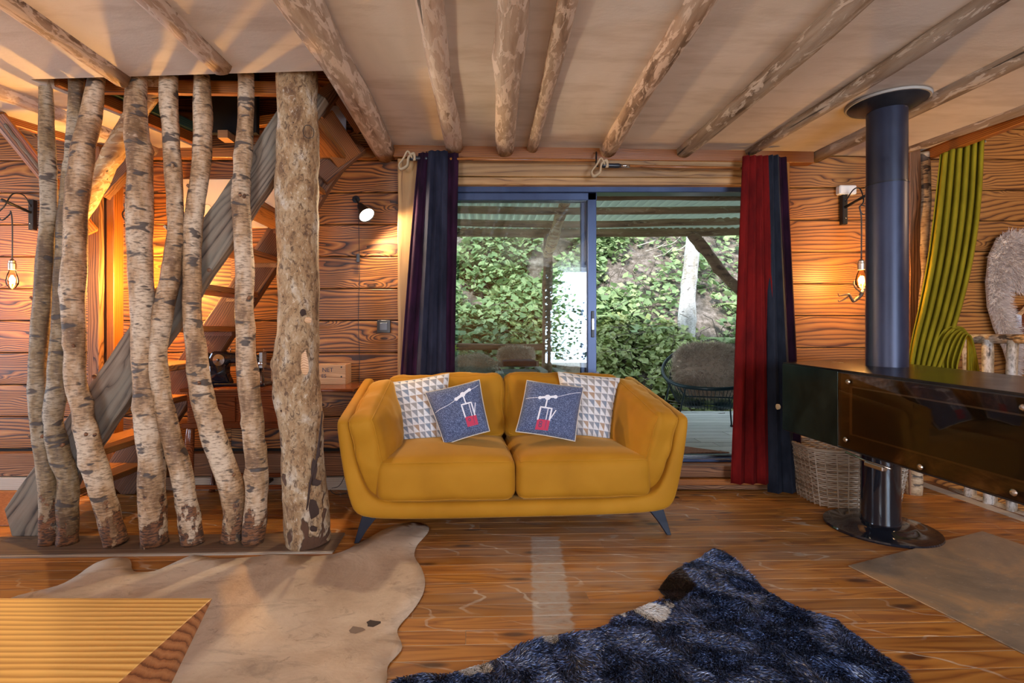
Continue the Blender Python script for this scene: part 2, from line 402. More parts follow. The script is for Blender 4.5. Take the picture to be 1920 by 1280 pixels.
def birch(name, base=(0.38, 0.225, 0.110), alt=(0.18, 0.092, 0.038), white=(0.54, 0.40, 0.27), foot=True, eye=0.60):
    g = G(name)
    big = g.noise(g.co((7, 7, 3), rand=19.0), 1.0, 4, 0.6)
    col = g.ramp(big, [(0.38, alt), (0.48, base), (0.60, white)])
    fl = g.noise(g.co((28, 28, 120), rand=7.0), 1.0, 3, 0.65)
    col = g.mix(g.math('MULTIPLY', g.ramp(fl, [(0.50, (0, 0, 0)), (0.62, (1, 1, 1))]), 0.65), col, tuple(c * 0.42 for c in alt))
    col = g.mix(g.math('MULTIPLY', g.ramp(fl, [(0.30, (1, 1, 1)), (0.42, (0, 0, 0))]), 0.5), col, tuple(min(c * 1.25, 0.9) for c in white))
    ey = g.noise(g.co((9, 9, 26), rand=23.0), 1.0, 2, 0.5, 0.3)
    em = g.ramp(ey, [(eye, (0, 0, 0)), (eye + 0.05, (1, 1, 1))])
    col = g.mix(g.math('MULTIPLY', em, 0.92), col, (0.05, 0.035, 0.028))
    h = g.math('ADD', g.math('MULTIPLY', fl, -0.4), g.math('MULTIPLY', em, -0.8))
    if foot:
        z = g.n('SeparateXYZ', 2, Vector=g.co())
        ft = g.noise(g.co((16, 16, 10), rand=5.0), 1.0, 4, 0.6)
        lim = g.math('SUBTRACT', g.math('MULTIPLY', ft, 1.0), g.math('MULTIPLY', z, 0.9))
        fm = g.ramp(lim, [(0.36, (0, 0, 0)), (0.40, (1, 1, 1))])
        col = g.mix(fm, col, g.mix(g.ramp(fl, [(0.45, (0, 0, 0)), (0.55, (1, 1, 1))]), (0.06, 0.028, 0.015), (0.22, 0.09, 0.035)))
        h = g.math('ADD', h, g.math('MULTIPLY', fm, -1.2))
    g.set(Base_Color=col, Roughness=0.65); g.bump(h, 0.5, 0.006)
    return g.m
M_birch = birch('birch_bark')
M_birchG = birch('ochre_birch_bark', base=(0.23, 0.145, 0.065), alt=(0.12, 0.068, 0.030), white=(0.36, 0.28, 0.19))
M_birchW = birch('white_birch_bark', base=(0.60, 0.58, 0.55), alt=(0.42, 0.38, 0.32), white=(0.74, 0.73, 0.72), foot=False, eye=0.66)
def trunk_mat():
    g = G('flaking_trunk_bark')
    v = g.n('TexVoronoi', 1, props={'feature': 'F1'}, Vector=g.co((26, 26, 13)), Scale=1.0, Randomness=1.0)
    a = g.noise(g.co((9, 9, 5)), 1.0, 5, 0.65, 0.5)
    col = g.ramp(a, [(0.34, (0.16, 0.08, 0.035)), (0.44, (0.33, 0.19, 0.085)), (0.54, (0.42, 0.28, 0.15)), (0.66, (0.55, 0.45, 0.34))])
    b = g.noise(g.co((44, 44, 26)), 1.0, 6, 0.8, 0.9)
    col = g.mix(g.math('MULTIPLY', g.ramp(b, [(0.52, (0, 0, 0)), (0.60, (1, 1, 1))]), 0.9), col, (0.09, 0.045, 0.022))
    col = g.mix(g.math('MULTIPLY', g.ramp(b, [(0.34, (1, 1, 1)), (0.42, (0, 0, 0))]), 0.8), col, (0.72, 0.62, 0.48))
    z = g.n('SeparateXYZ', 2, Vector=g.co())
    pt = g.noise(g.co((7, 7, 5)), 1.0, 3, 0.6, 0.4)
    lim = g.math('SUBTRACT', pt, g.math('MULTIPLY', z, 0.16))
    pm = g.ramp(lim, [(0.52, (0, 0, 0)), (0.545, (1, 1, 1))])
    col = g.mix(pm, col, (0.10, 0.045, 0.022))
    g.set(Base_Color=col, Roughness=0.8)
    g.bump(g.math('ADD', g.math('ADD', g.math('MULTIPLY', b, -0.7), a), g.math('MULTIPLY', pm, -1.0)), 0.9, 0.012)
    return g.m
M_trunk = trunk_mat()
M_peel = wood('bare_peeled_wood', (0.62, 0.38, 0.20), (0.52, 0.29, 0.14), (0.34, 0.16, 0.07), rings=4, sx=1, sc=14, bump=0.3)

def plaster():
    g = G('ceiling_plaster')
    a = g.noise(g.co((1.0, 0.9, 1), kind='Object'), 1.0, 5, 0.6, 0.5)
    col = g.ramp(a, [(0.32, (0.50, 0.43, 0.355)), (0.5, (0.60, 0.52, 0.44)), (0.7, (0.66, 0.585, 0.51))])
    st = g.noise(g.co((2.2, 9, 1)), 1.0, 4, 0.6)
    col = g.mix(g.math('MULTIPLY', g.ramp(st, [(0.48, (0, 0, 0)), (0.66, (1, 1, 1))]), 0.42), col, (0.38, 0.29, 0.205))
    g.set(Base_Color=col, Roughness=0.85)
    g.bump(g.noise(g.co((28, 60, 20)), 1.0, 4, 0.7), 0.25, 0.004); return g.m
M_plaster = plaster()

def floor_mat():
    g = G('worn_pine_floorboard')
    c = g.co((0.8, 9, 9), rand=37.0)
    f = g.noise(c, 1.0, 2, 0.5, 0.4)
    v = g.math('FRACT', g.math('MULTIPLY', f, 9))
    col = g.ramp(v, [(0.0, (0.20, 0.064, 0.013)), (0.25, (0.33, 0.125, 0.022)), (0.7, (0.41, 0.172, 0.034)), (0.97, (0.26, 0.090, 0.016))])
    kn = g.n('TexVoronoi', 0, props={'feature': 'F1'}, Vector=g.co((2.6, 9, 1), rand=17.0), Scale=1.0, Randomness=1.0)
    col = g.mix(g.math('MULTIPLY', g.ramp(kn, [(0.10, (1, 1, 1)), (0.20, (0, 0, 0))]), 0.92), col, (0.055, 0.016, 0.006))
    r = g.n('ObjectInfo', 5)
    col = g.n('HueSaturation', Value=g.math('ADD', 0.78, g.math('MULTIPLY', r, 0.42)), Color=col)
    pos = g.n('NewGeometry', 0)
    x = g.n('SeparateXYZ', 0, Vector=pos); y = g.n('SeparateXYZ', 1, Vector=pos)
    # greying wear over the trodden middle of the room
    wr = g.noise(g.n('VectorMath', props={'operation': 'MULTIPLY'}, i0=pos, i1=(1.6, 3.5, 1)), 1.0, 5, 0.65)
    dx = g.math('ABSOLUTE', g.math('SUBTRACT', x, 0.75)); dy = g.math('ABSOLUTE', g.math('SUBTRACT', y, 2.6))
    zone = g.ramp(g.math('ADD', g.math('MULTIPLY', dx, 0.42), g.math('MULTIPLY', dy, 0.5)), [(0.15, (1, 1, 1)), (0.75, (0, 0, 0))])
    col = g.mix(g.math('MULTIPLY', g.math('MULTIPLY', zone, g.ramp(wr, [(0.36, (0, 0, 0)), (0.62, (1, 1, 1))])), 0.55), col, (0.36, 0.31, 0.25))
    # the scraped pale band that runs towards the door
    bx = g.math('SUBTRACT', x, g.math('ADD', 0.03, g.math('MULTIPLY', y, 0.085)))
    edge = g.math('MULTIPLY', g.math('SUBTRACT', g.noise(g.n('VectorMath', props={'operation': 'MULTIPLY'}, i0=pos, i1=(14, 30, 1)), 1.0, 3), 0.5), 0.06)
    d = g.math('ABSOLUTE', g.math('ADD', g.math('SUBTRACT', bx, 0.085), edge))
    band = g.ramp(d, [(0.075, (1, 1, 1)), (0.088, (0, 0, 0))])
    iny = g.math('MULTIPLY', g.math('GREATER_THAN', y, 1.55), g.math('LESS_THAN', y, 2.86))
    sc = g.noise(g.n('VectorMath', props={'operation': 'MULTIPLY'}, i0=pos, i1=(20, 55, 1)), 1.0, 5, 0.7)
    band = g.math('MULTIPLY', g.math('MULTIPLY', band, iny), g.ramp(sc, [(0.30, (0.35, 0.35, 0.35)), (0.55, (1, 1, 1))]))
    col = g.mix(g.math('MULTIPLY', band, 0.7), col, (0.40, 0.38, 0.34))
    # scratches
    s1 = g.n('TexWave', 0, props={'wave_type': 'BANDS', 'bands_direction': 'DIAGONAL'}, Vector=g.n('VectorMath', props={'operation': 'MULTIPLY'}, i0=pos, i1=(1.0, 2.2, 0)), Scale=1.4, Distortion=9.0, Detail=3, Detail_Scale=1.2)
    sm = g.math('MULTIPLY', g.ramp(s1, [(0.985, (0, 0, 0)), (0.997, (1, 1, 1))]), g.ramp(wr, [(0.45, (0, 0, 0)), (0.6, (1, 1, 1))]))
    col = g.mix(g.math('MULTIPLY', sm, 0.5), col, (0.6, 0.55, 0.46))
    fib = g.noise(g.co((4, 120, 120), rand=11.0), 1.0, 3, 0.6)
    g.set(Base_Color=col, Roughness=g.math('ADD', 0.26, g.math('MULTIPLY', wr, 0.36)), Specular_IOR_Level=0.40)
    g.bump(g.math('ADD', fib, g.math('MULTIPLY', v, 0.3)), 0.16, 0.003); return g.m
M_floor = floor_mat()
M_floorgap = plain('floor_joint_filler', (0.50, 0.45, 0.38), 0.5)

def velvet():
    g = G('mustard_velvet')
    a = g.noise(g.co((3, 3, 3)), 1.0, 3, 0.5, 0.2)
    col = g.ramp(a, [(0.30, (0.33, 0.140, 0.006)), (0.5, (0.38, 0.165, 0.008)), (0.70, (0.43, 0.195, 0.013))])
    g.set(Base_Color=col, Roughness=0.75, Sheen_Weight=0.4, Sheen_Roughness=0.35, Sheen_Tint=(1.0, 0.66, 0.25), Specular_IOR_Level=0.2)
    g.bump(g.noise(g.co((60, 60, 60)), 1.0, 3, 0.6), 0.12, 0.002); return g.m
M_velvet = velvet()
def cloth(name, c, c2=None, sheen=0.5, sc=14, tint=None):
    g = G(name); c2 = c2 or tuple(x * 0.7 for x in c)
    a = g.noise(g.co((sc, sc, sc * 0.3)), 1.0, 4, 0.6)
    col = g.ramp(a, [(0.35, c2), (0.65, c)])
    g.set(Base_Color=col, Roughness=0.85, Sheen_Weight=sheen, Sheen_Roughness=0.4, Sheen_Tint=tint or c, Specular_IOR_Level=0.15)
    g.bump(g.noise(g.co((160, 160, 160)), 1.0, 2), 0.15, 0.002); return g.m
M_red = cloth('red_velvet', (0.17, 0.006, 0.005), (0.09, 0.003, 0.003), 0.0)
M_purple = cloth('dark_plum_velvet', (0.030, 0.007, 0.024), (0.010, 0.003, 0.009), 0.04, tint=(0.35, 0.08, 0.35))
M_slate = cloth('slate_blue_curtain_cloth', (0.026, 0.027, 0.046), (0.010, 0.011, 0.021), 0.05, tint=(0.3, 0.35, 0.6))
M_inky = cloth('ink_blue_curtain_cloth', (0.020, 0.024, 0.036), (0.009, 0.011, 0.018), 0.06, tint=(0.3, 0.35, 0.5))
M_lime = cloth('moss_green_wool', (0.235, 0.185, 0.008), (0.165, 0.130, 0.005), 0.1)
def denim():
    g = G('blue_denim_felt')
    a = g.noise(g.co((150, 150, 260)), 1.0, 2, 0.7)
    col = g.ramp(a, [(0.36, (0.030, 0.042, 0.095)), (0.5, (0.060, 0.082, 0.165)), (0.66, (0.20, 0.25, 0.40))])
    g.set(Base_Color=col, Roughness=0.9, Sheen_Weight=0.2); g.bump(a, 0.2, 0.002); return g.m
M_denim = denim()
def triangles():
    g = G('triangle_print_linen')
    uv = g.co((8.6, 8.6, 1), kind='UV')
    u = g.n('SeparateXYZ', 0, Vector=uv); v = g.n('SeparateXYZ', 1, Vector=uv)
    fu, fv = g.math('FRACT', u), g.math('FRACT', v)
    up = g.math('GREATER_THAN', g.math('ADD', fu, fv), 1.0)
    cell = g.n('CombineXYZ', X=g.math('FLOOR', u), Y=g.math('FLOOR', v), Z=0.0)
    rnd = g.n('TexWhiteNoise', 0, Vector=cell)
    dark = g.ramp(rnd, [(0.0, (0.20, 0.21, 0.24)), (0.28, (0.36, 0.20, 0.085)), (0.5, (0.13, 0.18, 0.25)), (0.75, (0.26, 0.24, 0.22))], 'CONSTANT')
    wob = g.noise(g.co((90, 90, 90)), 1.0, 3, 0.6)
    white = g.ramp(wob, [(0.3, (0.58, 0.56, 0.56)), (0.7, (0.76, 0.75, 0.75))])
    col = g.mix(up, white, g.mix(g.math('MULTIPLY', wob, 0.5), dark, (0.45, 0.44, 0.44)))
    ln = g.math('MINIMUM', g.math('MINIMUM', fu, fv), g.math('ABSOLUTE', g.math('SUBTRACT', g.math('ADD', fu, fv), 1.0)))
    col = g.mix(g.ramp(ln, [(0.03, (1, 1, 1)), (0.06, (0, 0, 0))]), col, (0.62, 0.58, 0.55))
    g.set(Base_Color=col, Roughness=0.85); g.bump(wob, 0.15, 0.002); return g.m
M_tri = triangles()
M_white = plain('white_print', (0.75, 0.76, 0.82), 0.8)
M_crim = plain('crimson_print', (0.50, 0.035, 0.085), 0.8)
M_dkprint = plain('dark_blue_print', (0.05, 0.06, 0.12), 0.8)
def steel(name, c, c2, rough=0.35, metallic=0.6, sc=4):
    g = G(name); a = g.noise(g.co((sc, sc, sc * 0.5)), 1.0, 6, 0.7, 0.5)
    g.set(Base_Color=g.ramp(a, [(0.3, c), (0.7, c2)]), Roughness=g.math('ADD', rough - 0.12, g.math('MULTIPLY', a, 0.28)), Metallic=metallic)
    g.bump(g.noise(g.co((60, 60, 60)), 1.0, 3), 0.06, 0.002); return g.m
M_flue = steel('dark_blue_flue_steel', (0.014, 0.018, 0.040), (0.030, 0.036, 0.072), 0.36, 0.35)
M_stove = steel('blackened_stove_steel', (0.012, 0.013, 0.018), (0.035, 0.037, 0.045), 0.30, 0.5)
M_stovetop = steel('stove_top_steel', (0.035, 0.034, 0.036), (0.075, 0.068, 0.062), 0.20, 0.9)
M_panel = steel('side_panel_green_reflection', (0.010, 0.016, 0.015), (0.035, 0.055, 0.048), 0.18, 0.7, 7)  # green tint paints a reflection into the dark side panel
M_chrome = plain('brushed_screw_metal', (0.62, 0.58, 0.52), 0.25, Metallic=1.0)
M_blackm = plain('black_metal', (0.012, 0.012, 0.014), 0.4, Metallic=0.3)
M_blackp = plain('black_plastic', (0.012, 0.014, 0.02), 0.35)
M_whitep = plain('white_plastic', (0.72, 0.70, 0.66), 0.45)
M_frame = steel('blue_grey_aluminium', (0.026, 0.042, 0.095), (0.045, 0.068, 0.135), 0.35, 0.45, 3)
M_enamel = plain('black_enamel', (0.008, 0.009, 0.014), 0.12, Coat_Weight=0.6)
M_nickel = plain('nickel', (0.55, 0.54, 0.52), 0.22, Metallic=1.0)
M_blueleg = plain('dark_sofa_leg', (0.004, 0.007, 0.018), 0.4)
M_leather = plain('tan_leather_strap', (0.40, 0.29, 0.17), 0.6)
M_bamboo = wood('bamboo_ski_pole', (0.34, 0.13, 0.035), (0.24, 0.08, 0.02), (0.10, 0.03, 0.008), rings=3, rough=0.3, bump=0.05)
M_cement = None
def hearthmat():
    g = G('mottled_hearth_sheet')
    a = g.noise(g.co((2, 3, 1)), 1.0, 6, 0.7, 0.6)
    col = g.ramp(a, [(0.32, (0.13, 0.10, 0.075)), (0.5, (0.25, 0.18, 0.12)), (0.66, (0.46, 0.27, 0.13))])
    b = g.noise(g.co((30, 60, 1)), 1.0, 4, 0.75)
    col = g.mix(g.math('MULTIPLY', g.ramp(b, [(0.60, (0, 0, 0)), (0.68, (1, 1, 1))]), 0.5), col, (0.45, 0.42, 0.36))
    g.set(Base_Color=col, Roughness=g.math('ADD', 0.22, g.math('MULTIPLY', a, 0.3)), Specular_IOR_Level=0.7); g.bump(b, 0.08, 0.002); return g.m
M_hearth = hearthmat()
def sootmat():
    g = G('sooty_firebox_panel')
    a = g.noise(g.co((2.5, 2.5, 4)), 1.0, 6, 0.7, 1.2)
    col = g.ramp(a, [(0.38, (0.006, 0.004, 0.003)), (0.50, (0.035, 0.018, 0.008)), (0.60, (0.14, 0.075, 0.030)), (0.72, (0.30, 0.20, 0.10))])
    g.set(Base_Color=col, Roughness=0.55); return g.m
M_soot = sootmat()
def paleskin():
    g = G('pale_cowhide')
    a = g.noise(g.co((1.6, 1.6, 1)), 1.0, 6, 0.65, 0.5)
    col = g.ramp(a, [(0.36, (0.42, 0.31, 0.225)), (0.5, (0.56, 0.44, 0.33)), (0.64, (0.68, 0.57, 0.45))])
    b = g.noise(g.co((9, 16, 1)), 1.0, 6, 0.75, 0.8)
    col = g.mix(g.math('MULTIPLY', g.ramp(b, [(0.58, (0, 0, 0)), (0.70, (1, 1, 1))]), 0.55), col, (0.17, 0.11, 0.075))
    c2 = g.noise(g.co((2.2, 5.5, 1)), 1.0, 6, 0.7, 1.5)
    col = g.mix(g.math('MULTIPLY', g.ramp(c2, [(0.53, (0, 0, 0)), (0.66, (1, 1, 1))]), 0.45), col, (0.24, 0.18, 0.14))
    g.set(Base_Color=col, Roughness=0.62, Specular_IOR_Level=0.3); g.bump(g.math('ADD', a, g.math('MULTIPLY', b, 0.3)), 0.4, 0.02); return g.m
M_pale = paleskin()
def furmat(name, c1, c2, c3, rough=0.5, spec=0.5, sheen=0.0):
    g = G(name); r = g.n('NewGeometry', 8)
    g.set(Base_Color=g.ramp(r, [(0.0, c1), (0.55, c2), (1.0, c3)]), Roughness=rough, Specular_IOR_Level=spec, Sheen_Weight=sheen); return g.m
M_blackfur = furmat('black_hair_painted_sheen', (0.003, 0.004, 0.009), (0.018, 0.032, 0.085), (0.20, 0.30, 0.62), 0.30, 1.0)  # blue tones paint the cool window sheen into the black hair
M_brownfur = furmat('brown_black_cow_hair', (0.010, 0.006, 0.005), (0.022, 0.012, 0.010), (0.045, 0.022, 0.016), 0.4, 0.6)
M_whitefur = furmat('white_cow_hair', (0.50, 0.46, 0.42), (0.60, 0.57, 0.54), (0.70, 0.68, 0.66), 0.5, 0.4)
M_hideback = plain('dark_hide_backing', (0.012, 0.010, 0.012), 0.8)
M_sheep = furmat('cream_sheepskin_wool', (0.42, 0.38, 0.30), (0.58, 0.54, 0.45), (0.70, 0.67, 0.60), 0.7, 0.2)
M_sheepbr = furmat('taupe_sheepskin_wool', (0.40, 0.33, 0.25), (0.60, 0.52, 0.42), (0.80, 0.75, 0.66), 0.7, 0.2)
M_wingfur = furmat('pinkish_white_wing_fur', (0.44, 0.34, 0.30), (0.60, 0.50, 0.45), (0.72, 0.64, 0.58), 0.7, 0.2)
def wickermat():
    g = G('grey_wicker'); r = g.n('NewGeometry', 8)
    g.set(Base_Color=g.ramp(r, [(0.0, (0.24, 0.16, 0.10)), (0.5, (0.38, 0.28, 0.19)), (1.0, (0.52, 0.42, 0.32))]), Roughness=0.7); return g.m
M_wicker = wickermat()
def leafmat(name, a, b, c):
    g = G(name); r = g.n('NewGeometry', 8)
    ps = g.noise(g.n('NewGeometry', 0), 1.1, 2, 0.5)
    col = g.ramp(g.math('ADD', g.math('MULTIPLY', r, 0.6), g.math('MULTIPLY', ps, 0.4)), [(0.15, a), (0.5, b), (0.85, c)])
    g.set(Base_Color=col, Roughness=0.5, Specular_IOR_Level=0.4)
    tr = g.t.nodes.new('ShaderNodeBsdfTranslucent'); g.put(tr.inputs['Color'], col)
    mx = g.t.nodes.new('ShaderNodeMixShader'); mx.inputs[0].default_value = 0.3
    g.t.links.new(g.b.outputs[0], mx.inputs[1]); g.t.links.new(tr.outputs[0], mx.inputs[2]); g.t.links.new(mx.outputs[0], g.out.inputs[0])
    return g.m
M_leaf = leafmat('bramble_leaf', (0.13, 0.22, 0.09), (0.26, 0.37, 0.16), (0.44, 0.52, 0.26))
M_leaf2 = leafmat('pale_undergrowth_leaf', (0.24, 0.31, 0.10), (0.40, 0.47, 0.17), (0.58, 0.60, 0.28))
M_fern = leafmat('fern_frond', (0.20, 0.30, 0.10), (0.32, 0.42, 0.17), (0.45, 0.52, 0.26))
M_spruce = leafmat('spruce_needles', (0.05, 0.09, 0.045), (0.09, 0.14, 0.07), (0.14, 0.20, 0.10))
def earthmat():
    g = G('leaf_litter_earth'); a = g.noise(g.co((9, 9, 9)), 1.0, 6, 0.75)
    g.set(Base_Color=g.ramp(a, [(0.35, (0.07, 0.055, 0.04)), (0.5, (0.17, 0.135, 0.11)), (0.66, (0.36, 0.30, 0.27))]), Roughness=0.9); g.bump(a, 0.8, 0.05); return g.m
M_earth = earthmat()
def tinmat():
    g = G('corrugated_roof_sheet'); a = g.noise(g.co((3, 3, 3)), 1.0, 4, 0.6)
    col = g.ramp(a, [(0.3, (0.36, 0.39, 0.33)), (0.7, (0.55, 0.58, 0.50))])
    g.set(Base_Color=col, Roughness=0.45)
    tr = g.t.nodes.new('ShaderNodeBsdfTranslucent'); g.put(tr.inputs['Color'], (0.60, 0.64, 0.54))
    mx = g.t.nodes.new('ShaderNodeMixShader'); mx.inputs[0].default_value = 0.6
    g.t.links.new(g.b.outputs[0], mx.inputs[1]); g.t.links.new(tr.outputs[0], mx.inputs[2]); g.t.links.new(mx.outputs[0], g.out.inputs[0])
    return g.m
M_tin = tinmat()
def glassmat(name, tint=(1, 1, 1), fres=1.45, extra=0.0, grough=0.0):
    g = G(name); g.t.nodes.remove(g.b)
    tr = g.t.nodes.new('ShaderNodeBsdfTransparent'); tr.inputs[0].default_value = (*tint, 1)
    gl = g.t.nodes.new('ShaderNodeBsdfGlossy'); gl.inputs['Roughness'].default_value = grough
    fr = g.n('Fresnel', IOR=fres); f2 = g.math('ADD', fr, extra)
    mx = g.t.nodes.new('ShaderNodeMixShader'); g.put(mx.inputs[0], f2)
    g.t.links.new(tr.outputs[0], mx.inputs[1]); g.t.links.new(gl.outputs[0], mx.inputs[2]); g.t.links.new(mx.outputs[0], g.out.inputs[0])
    return g.m
M_glass = glassmat('window_glass', (0.95, 0.98, 0.97), 1.5, 0.02)
M_bulbglass = glassmat('amber_bulb_glass', (1.0, 0.90, 0.70), 1.25)
M_stoveglass = glassmat('smoky_stove_glass', (0.75, 0.66, 0.56), 1.33, 0.0, 0.0)
def emis(name, c, s):
    g = G(name); g.set(Base_Color=c, Emission_Color=c, Emission_Strength=s); return g.m
M_fil = emis('glowing_filament', (1.0, 0.62, 0.22), 60)
M_lampface = emis('lit_lamp_face', (1.0, 0.90, 0.74), 14)
M_socket = plain('brushed_bulb_socket', (0.45, 0.38, 0.30), 0.3, Metallic=0.9)
M_canvas = plain('beige_canvas', (0.62, 0.50, 0.40), 0.8)
M_mat = cloth('rust_brown_mat_weave', (0.25, 0.12, 0.07), (0.16, 0.07, 0.04), 0.0, 60)
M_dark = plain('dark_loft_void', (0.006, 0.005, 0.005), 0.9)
M_stone = plain('grey_yarn', (0.35, 0.32, 0.28), 0.8)
M_figure = plain('dark_resin_figure', (0.10, 0.06, 0.035), 0.5)

# ------------------------------------------------------------------ room shell
RND = random.Random(5)
# --- floor: backing plus every board
fl = mesh('floor', [(-6.5, -3.2, -0.05), (3.5, -3.2, -0.05), (3.5, 3.95, -0.05), (-6.5, 3.95, -0.05), (-6.5, -3.2, -0.0022), (3.5, -3.2, -0.0022), (3.5, 3.95, -0.0022), (-6.5, 3.95, -0.0022)], BOXF, M_floorgap, kind='structure')
PITCH = 0.0905; A_FL = R(1.6); ca, sa = math.cos(A_FL), math.sin(A_FL)
def floor_board(u0, u1, v):
    wd = PITCH / 2 - 0.0018; L = (u1 - u0) / 2 - 0.001; cu = (u0 + u1) / 2
    def q(u, w): return (cu + u, w)
    V = [(-L, -wd, -0.006), (L, -wd, -0.006), (L, wd, -0.006), (-L, wd, -0.006), (-L, -wd, -0.0012), (L, -wd, -0.0012), (L, wd, -0.0012), (-L, wd, -0.0012),
         (-L, -wd + .002, 0), (L, -wd + .002, 0), (L, wd - .002, 0), (-L, wd - .002, 0)]
    Fs = [(0, 1, 5, 4), (1, 2, 6, 5), (2, 3, 7, 6), (3, 0, 4, 7), (4, 5, 9, 8), (6, 7, 11, 10), (5, 6, 10, 9), (7, 4, 8, 11), (8, 9, 10, 11)]
    M = Matrix.Rotation(A_FL, 4, 'Z'); M.translation = Vector((cu * ca - v * sa, cu * sa + v * ca, RND.uniform(-0.0006, 0)))
    return mesh('floor_board', V, Fs, M_floor, fl, M)
for i in range(42):
    v = 0.12 + i * PITCH
    xmax = 3.44; xmin = -4.6
    cuts = sorted([RND.uniform(-3.0, 2.6) for _ in range(2)])
    if cuts[1] - cuts[0] < 0.8: cuts = [cuts[0] - 0.6, cuts[1] + 0.4]
    xs = [xmin] + cuts + [xmax]
    for a, b in zip(xs, xs[1:]): floor_board(a, b, v)
rest = mesh('floor_rear', [(-4.6, -3.1, -0.006), (3.44, -3.1, -0.006), (3.44, 0.16, -0.0005), (-4.6, -0.08, -0.0005)], [(0, 1, 2, 3)], M_floor, fl)

# --- back wall
M_joint = plain('dark_plank_joint', (0.010, 0.005, 0.003), 0.9)
wall = thing('wall_back', (0, YW + 0.06, 0), kind='structure')
OX0, OX1 = -0.50, 2.16          # door opening
OZ0, OZ1 = 0.19, 2.27
def backing(x0, x1, z0, z1, y=YW + 0.02): return box('wall_core', (x0, y, z0), (x1, y + 0.10, z1), M_joint, wall)
backing(-6.5, OX0, -0.05, 4.4); backing(OX0, OX1, OZ1 + 0.25, 4.4); backing(OX1, 3.30, -0.05, 4.4); backing(OX0, OX1, -0.05, OZ0 - 0.01)
PP = 0.2418
def plank(x0, x1, z0, z1, y, mat, parent):
    c = Vector(((x0 + x1) / 2, y, (z0 + z1) / 2)); L = (x1 - x0) / 2 - 0.0008; h = (z1 - z0) / 2 - 0.0032; t = 0.022
    prof = [(0, -h), (-t + .004, -h), (-t, -h + .005), (-t, h - .005), (-t + .004, h), (0, h)]
    V = [(-L, py, pz) for py, pz in prof] + [(L, py, pz) for py, pz in prof]; n = 6
    Fs = [tuple(range(n)), tuple(reversed(range(n, 2 * n)))] + [(i, n + i, n + (i + 1) % n, (i + 1) % n) for i in range(n)]
    c.y += RND.uniform(-0.0015, 0.0015)
    return mesh('wall_plank', V, Fs, mat, parent, Matrix.Translation(c))
def plank_rows(x0, x1, zt, zb, y, mat, parent, ref, seams):
    k0 = math.floor((zb - ref) / PP); z = ref + k0 * PP
    i = 0
    while z < zt - 0.01:
        a, b = max(z, zb), min(z + PP, zt)
        if b - a > 0.02:
            ss = [x0] + [s for s in (seams[i % len(seams)]) if x0 + .2 < s < x1 - .2] + [x1]
            for s0, s1 in zip(ss, ss[1:]): plank(s0, s1, a, b, y, mat, parent)
        z += PP; i += 1
plank_rows(-6.4, -0.63, 3.9, 0.272, YW + 0.02, M_char, wall, 2.2236, [(-4.4, -2.84), (-2.84, -1.9), (-3.9, -2.84), (-2.84,), (-5.0, -2.84, -1.3)])
plank_rows(2.10, 3.26, 2.62, 0.10, YW + 0.02, M_charR, wall, 2.26, [()])
plank_rows(-0.62, 3.26, 3.9, 2.64, YW + 0.02, M_charR, wall, 2.26, [(0.9,)])
wr = thing('wall_right_recess', (3.3, 3.98, 0), kind='structure')
box('wall_core', (3.20, 3.95, -1.2), (7.5, 4.05, 4.4), M_joint, wr)
plank_rows(3.15, 7.4, 4.3, -0.9, 3.945, M_charR, wr, 2.26 + 0.03, [(4.7,), (5.4,), (), (4.3,)])
# low old sill beam and whitewashed skirting
bb = thing('baseboard_back', (-2.8, YW, 0), kind='structure')
board('sill_beam', (-5.6, YW - 0.02, 0.185), (-0.60, YW - 0.02, 0.185), 0.10, 0.165, M_oldbrown, bb, rough=0.004)
board('skirting_board', (-5.6, YW - 0.055, 0.047), (-0.60, YW - 0.055, 0.047), 0.05, 0.094, M_skirt, bb)
board('skirting_board', (2.12, YW - 0.03, 0.05), (3.26, YW - 0.03, 0.05), 0.04, 0.10, M_oldbrown, bb)

# --- other walls (outside the frame)
box('wall_left', (-6.6, -3.2, -0.05), (-6.5, 3.9, 4.4), M_char, kind='structure')
box('wall_right', (7.5, -3.2, -1.2), (7.6, 4.0, 4.4), M_charR, kind='structure')
wf = thing('wall_front', (0, -3.1, 0), kind='structure')
for (a, b, c, d) in ((-6.5, -3.4, -1.2, 4.4), (-1.8, 1.35, -1.2, 4.4), (3.85, 7.5, -1.2, 4.4), (-3.4, -1.8, 2.45, 4.4), (1.35, 3.85, 2.55, 4.4), (-3.4, -1.8, -0.05, 0.55), (1.35, 3.85, -0.05, 0.35)):
    box('wall_core', (a, -3.15, c), (b, -3.05, d), M_charR, wf)
box('roof_panel', (-7.0, -3.4, 4.4), (8.0, 4.1, 4.5), M_dark, kind='structure')
box('trim_1', (3.45, -3.1, -0.30), (3.52, 3.9, -0.001), M_oldbrown, kind='structure')
box('floor_below', (3.4, -3.1, -1.2), (7.5, 3.95, -1.15), M_floorgap, kind='structure')

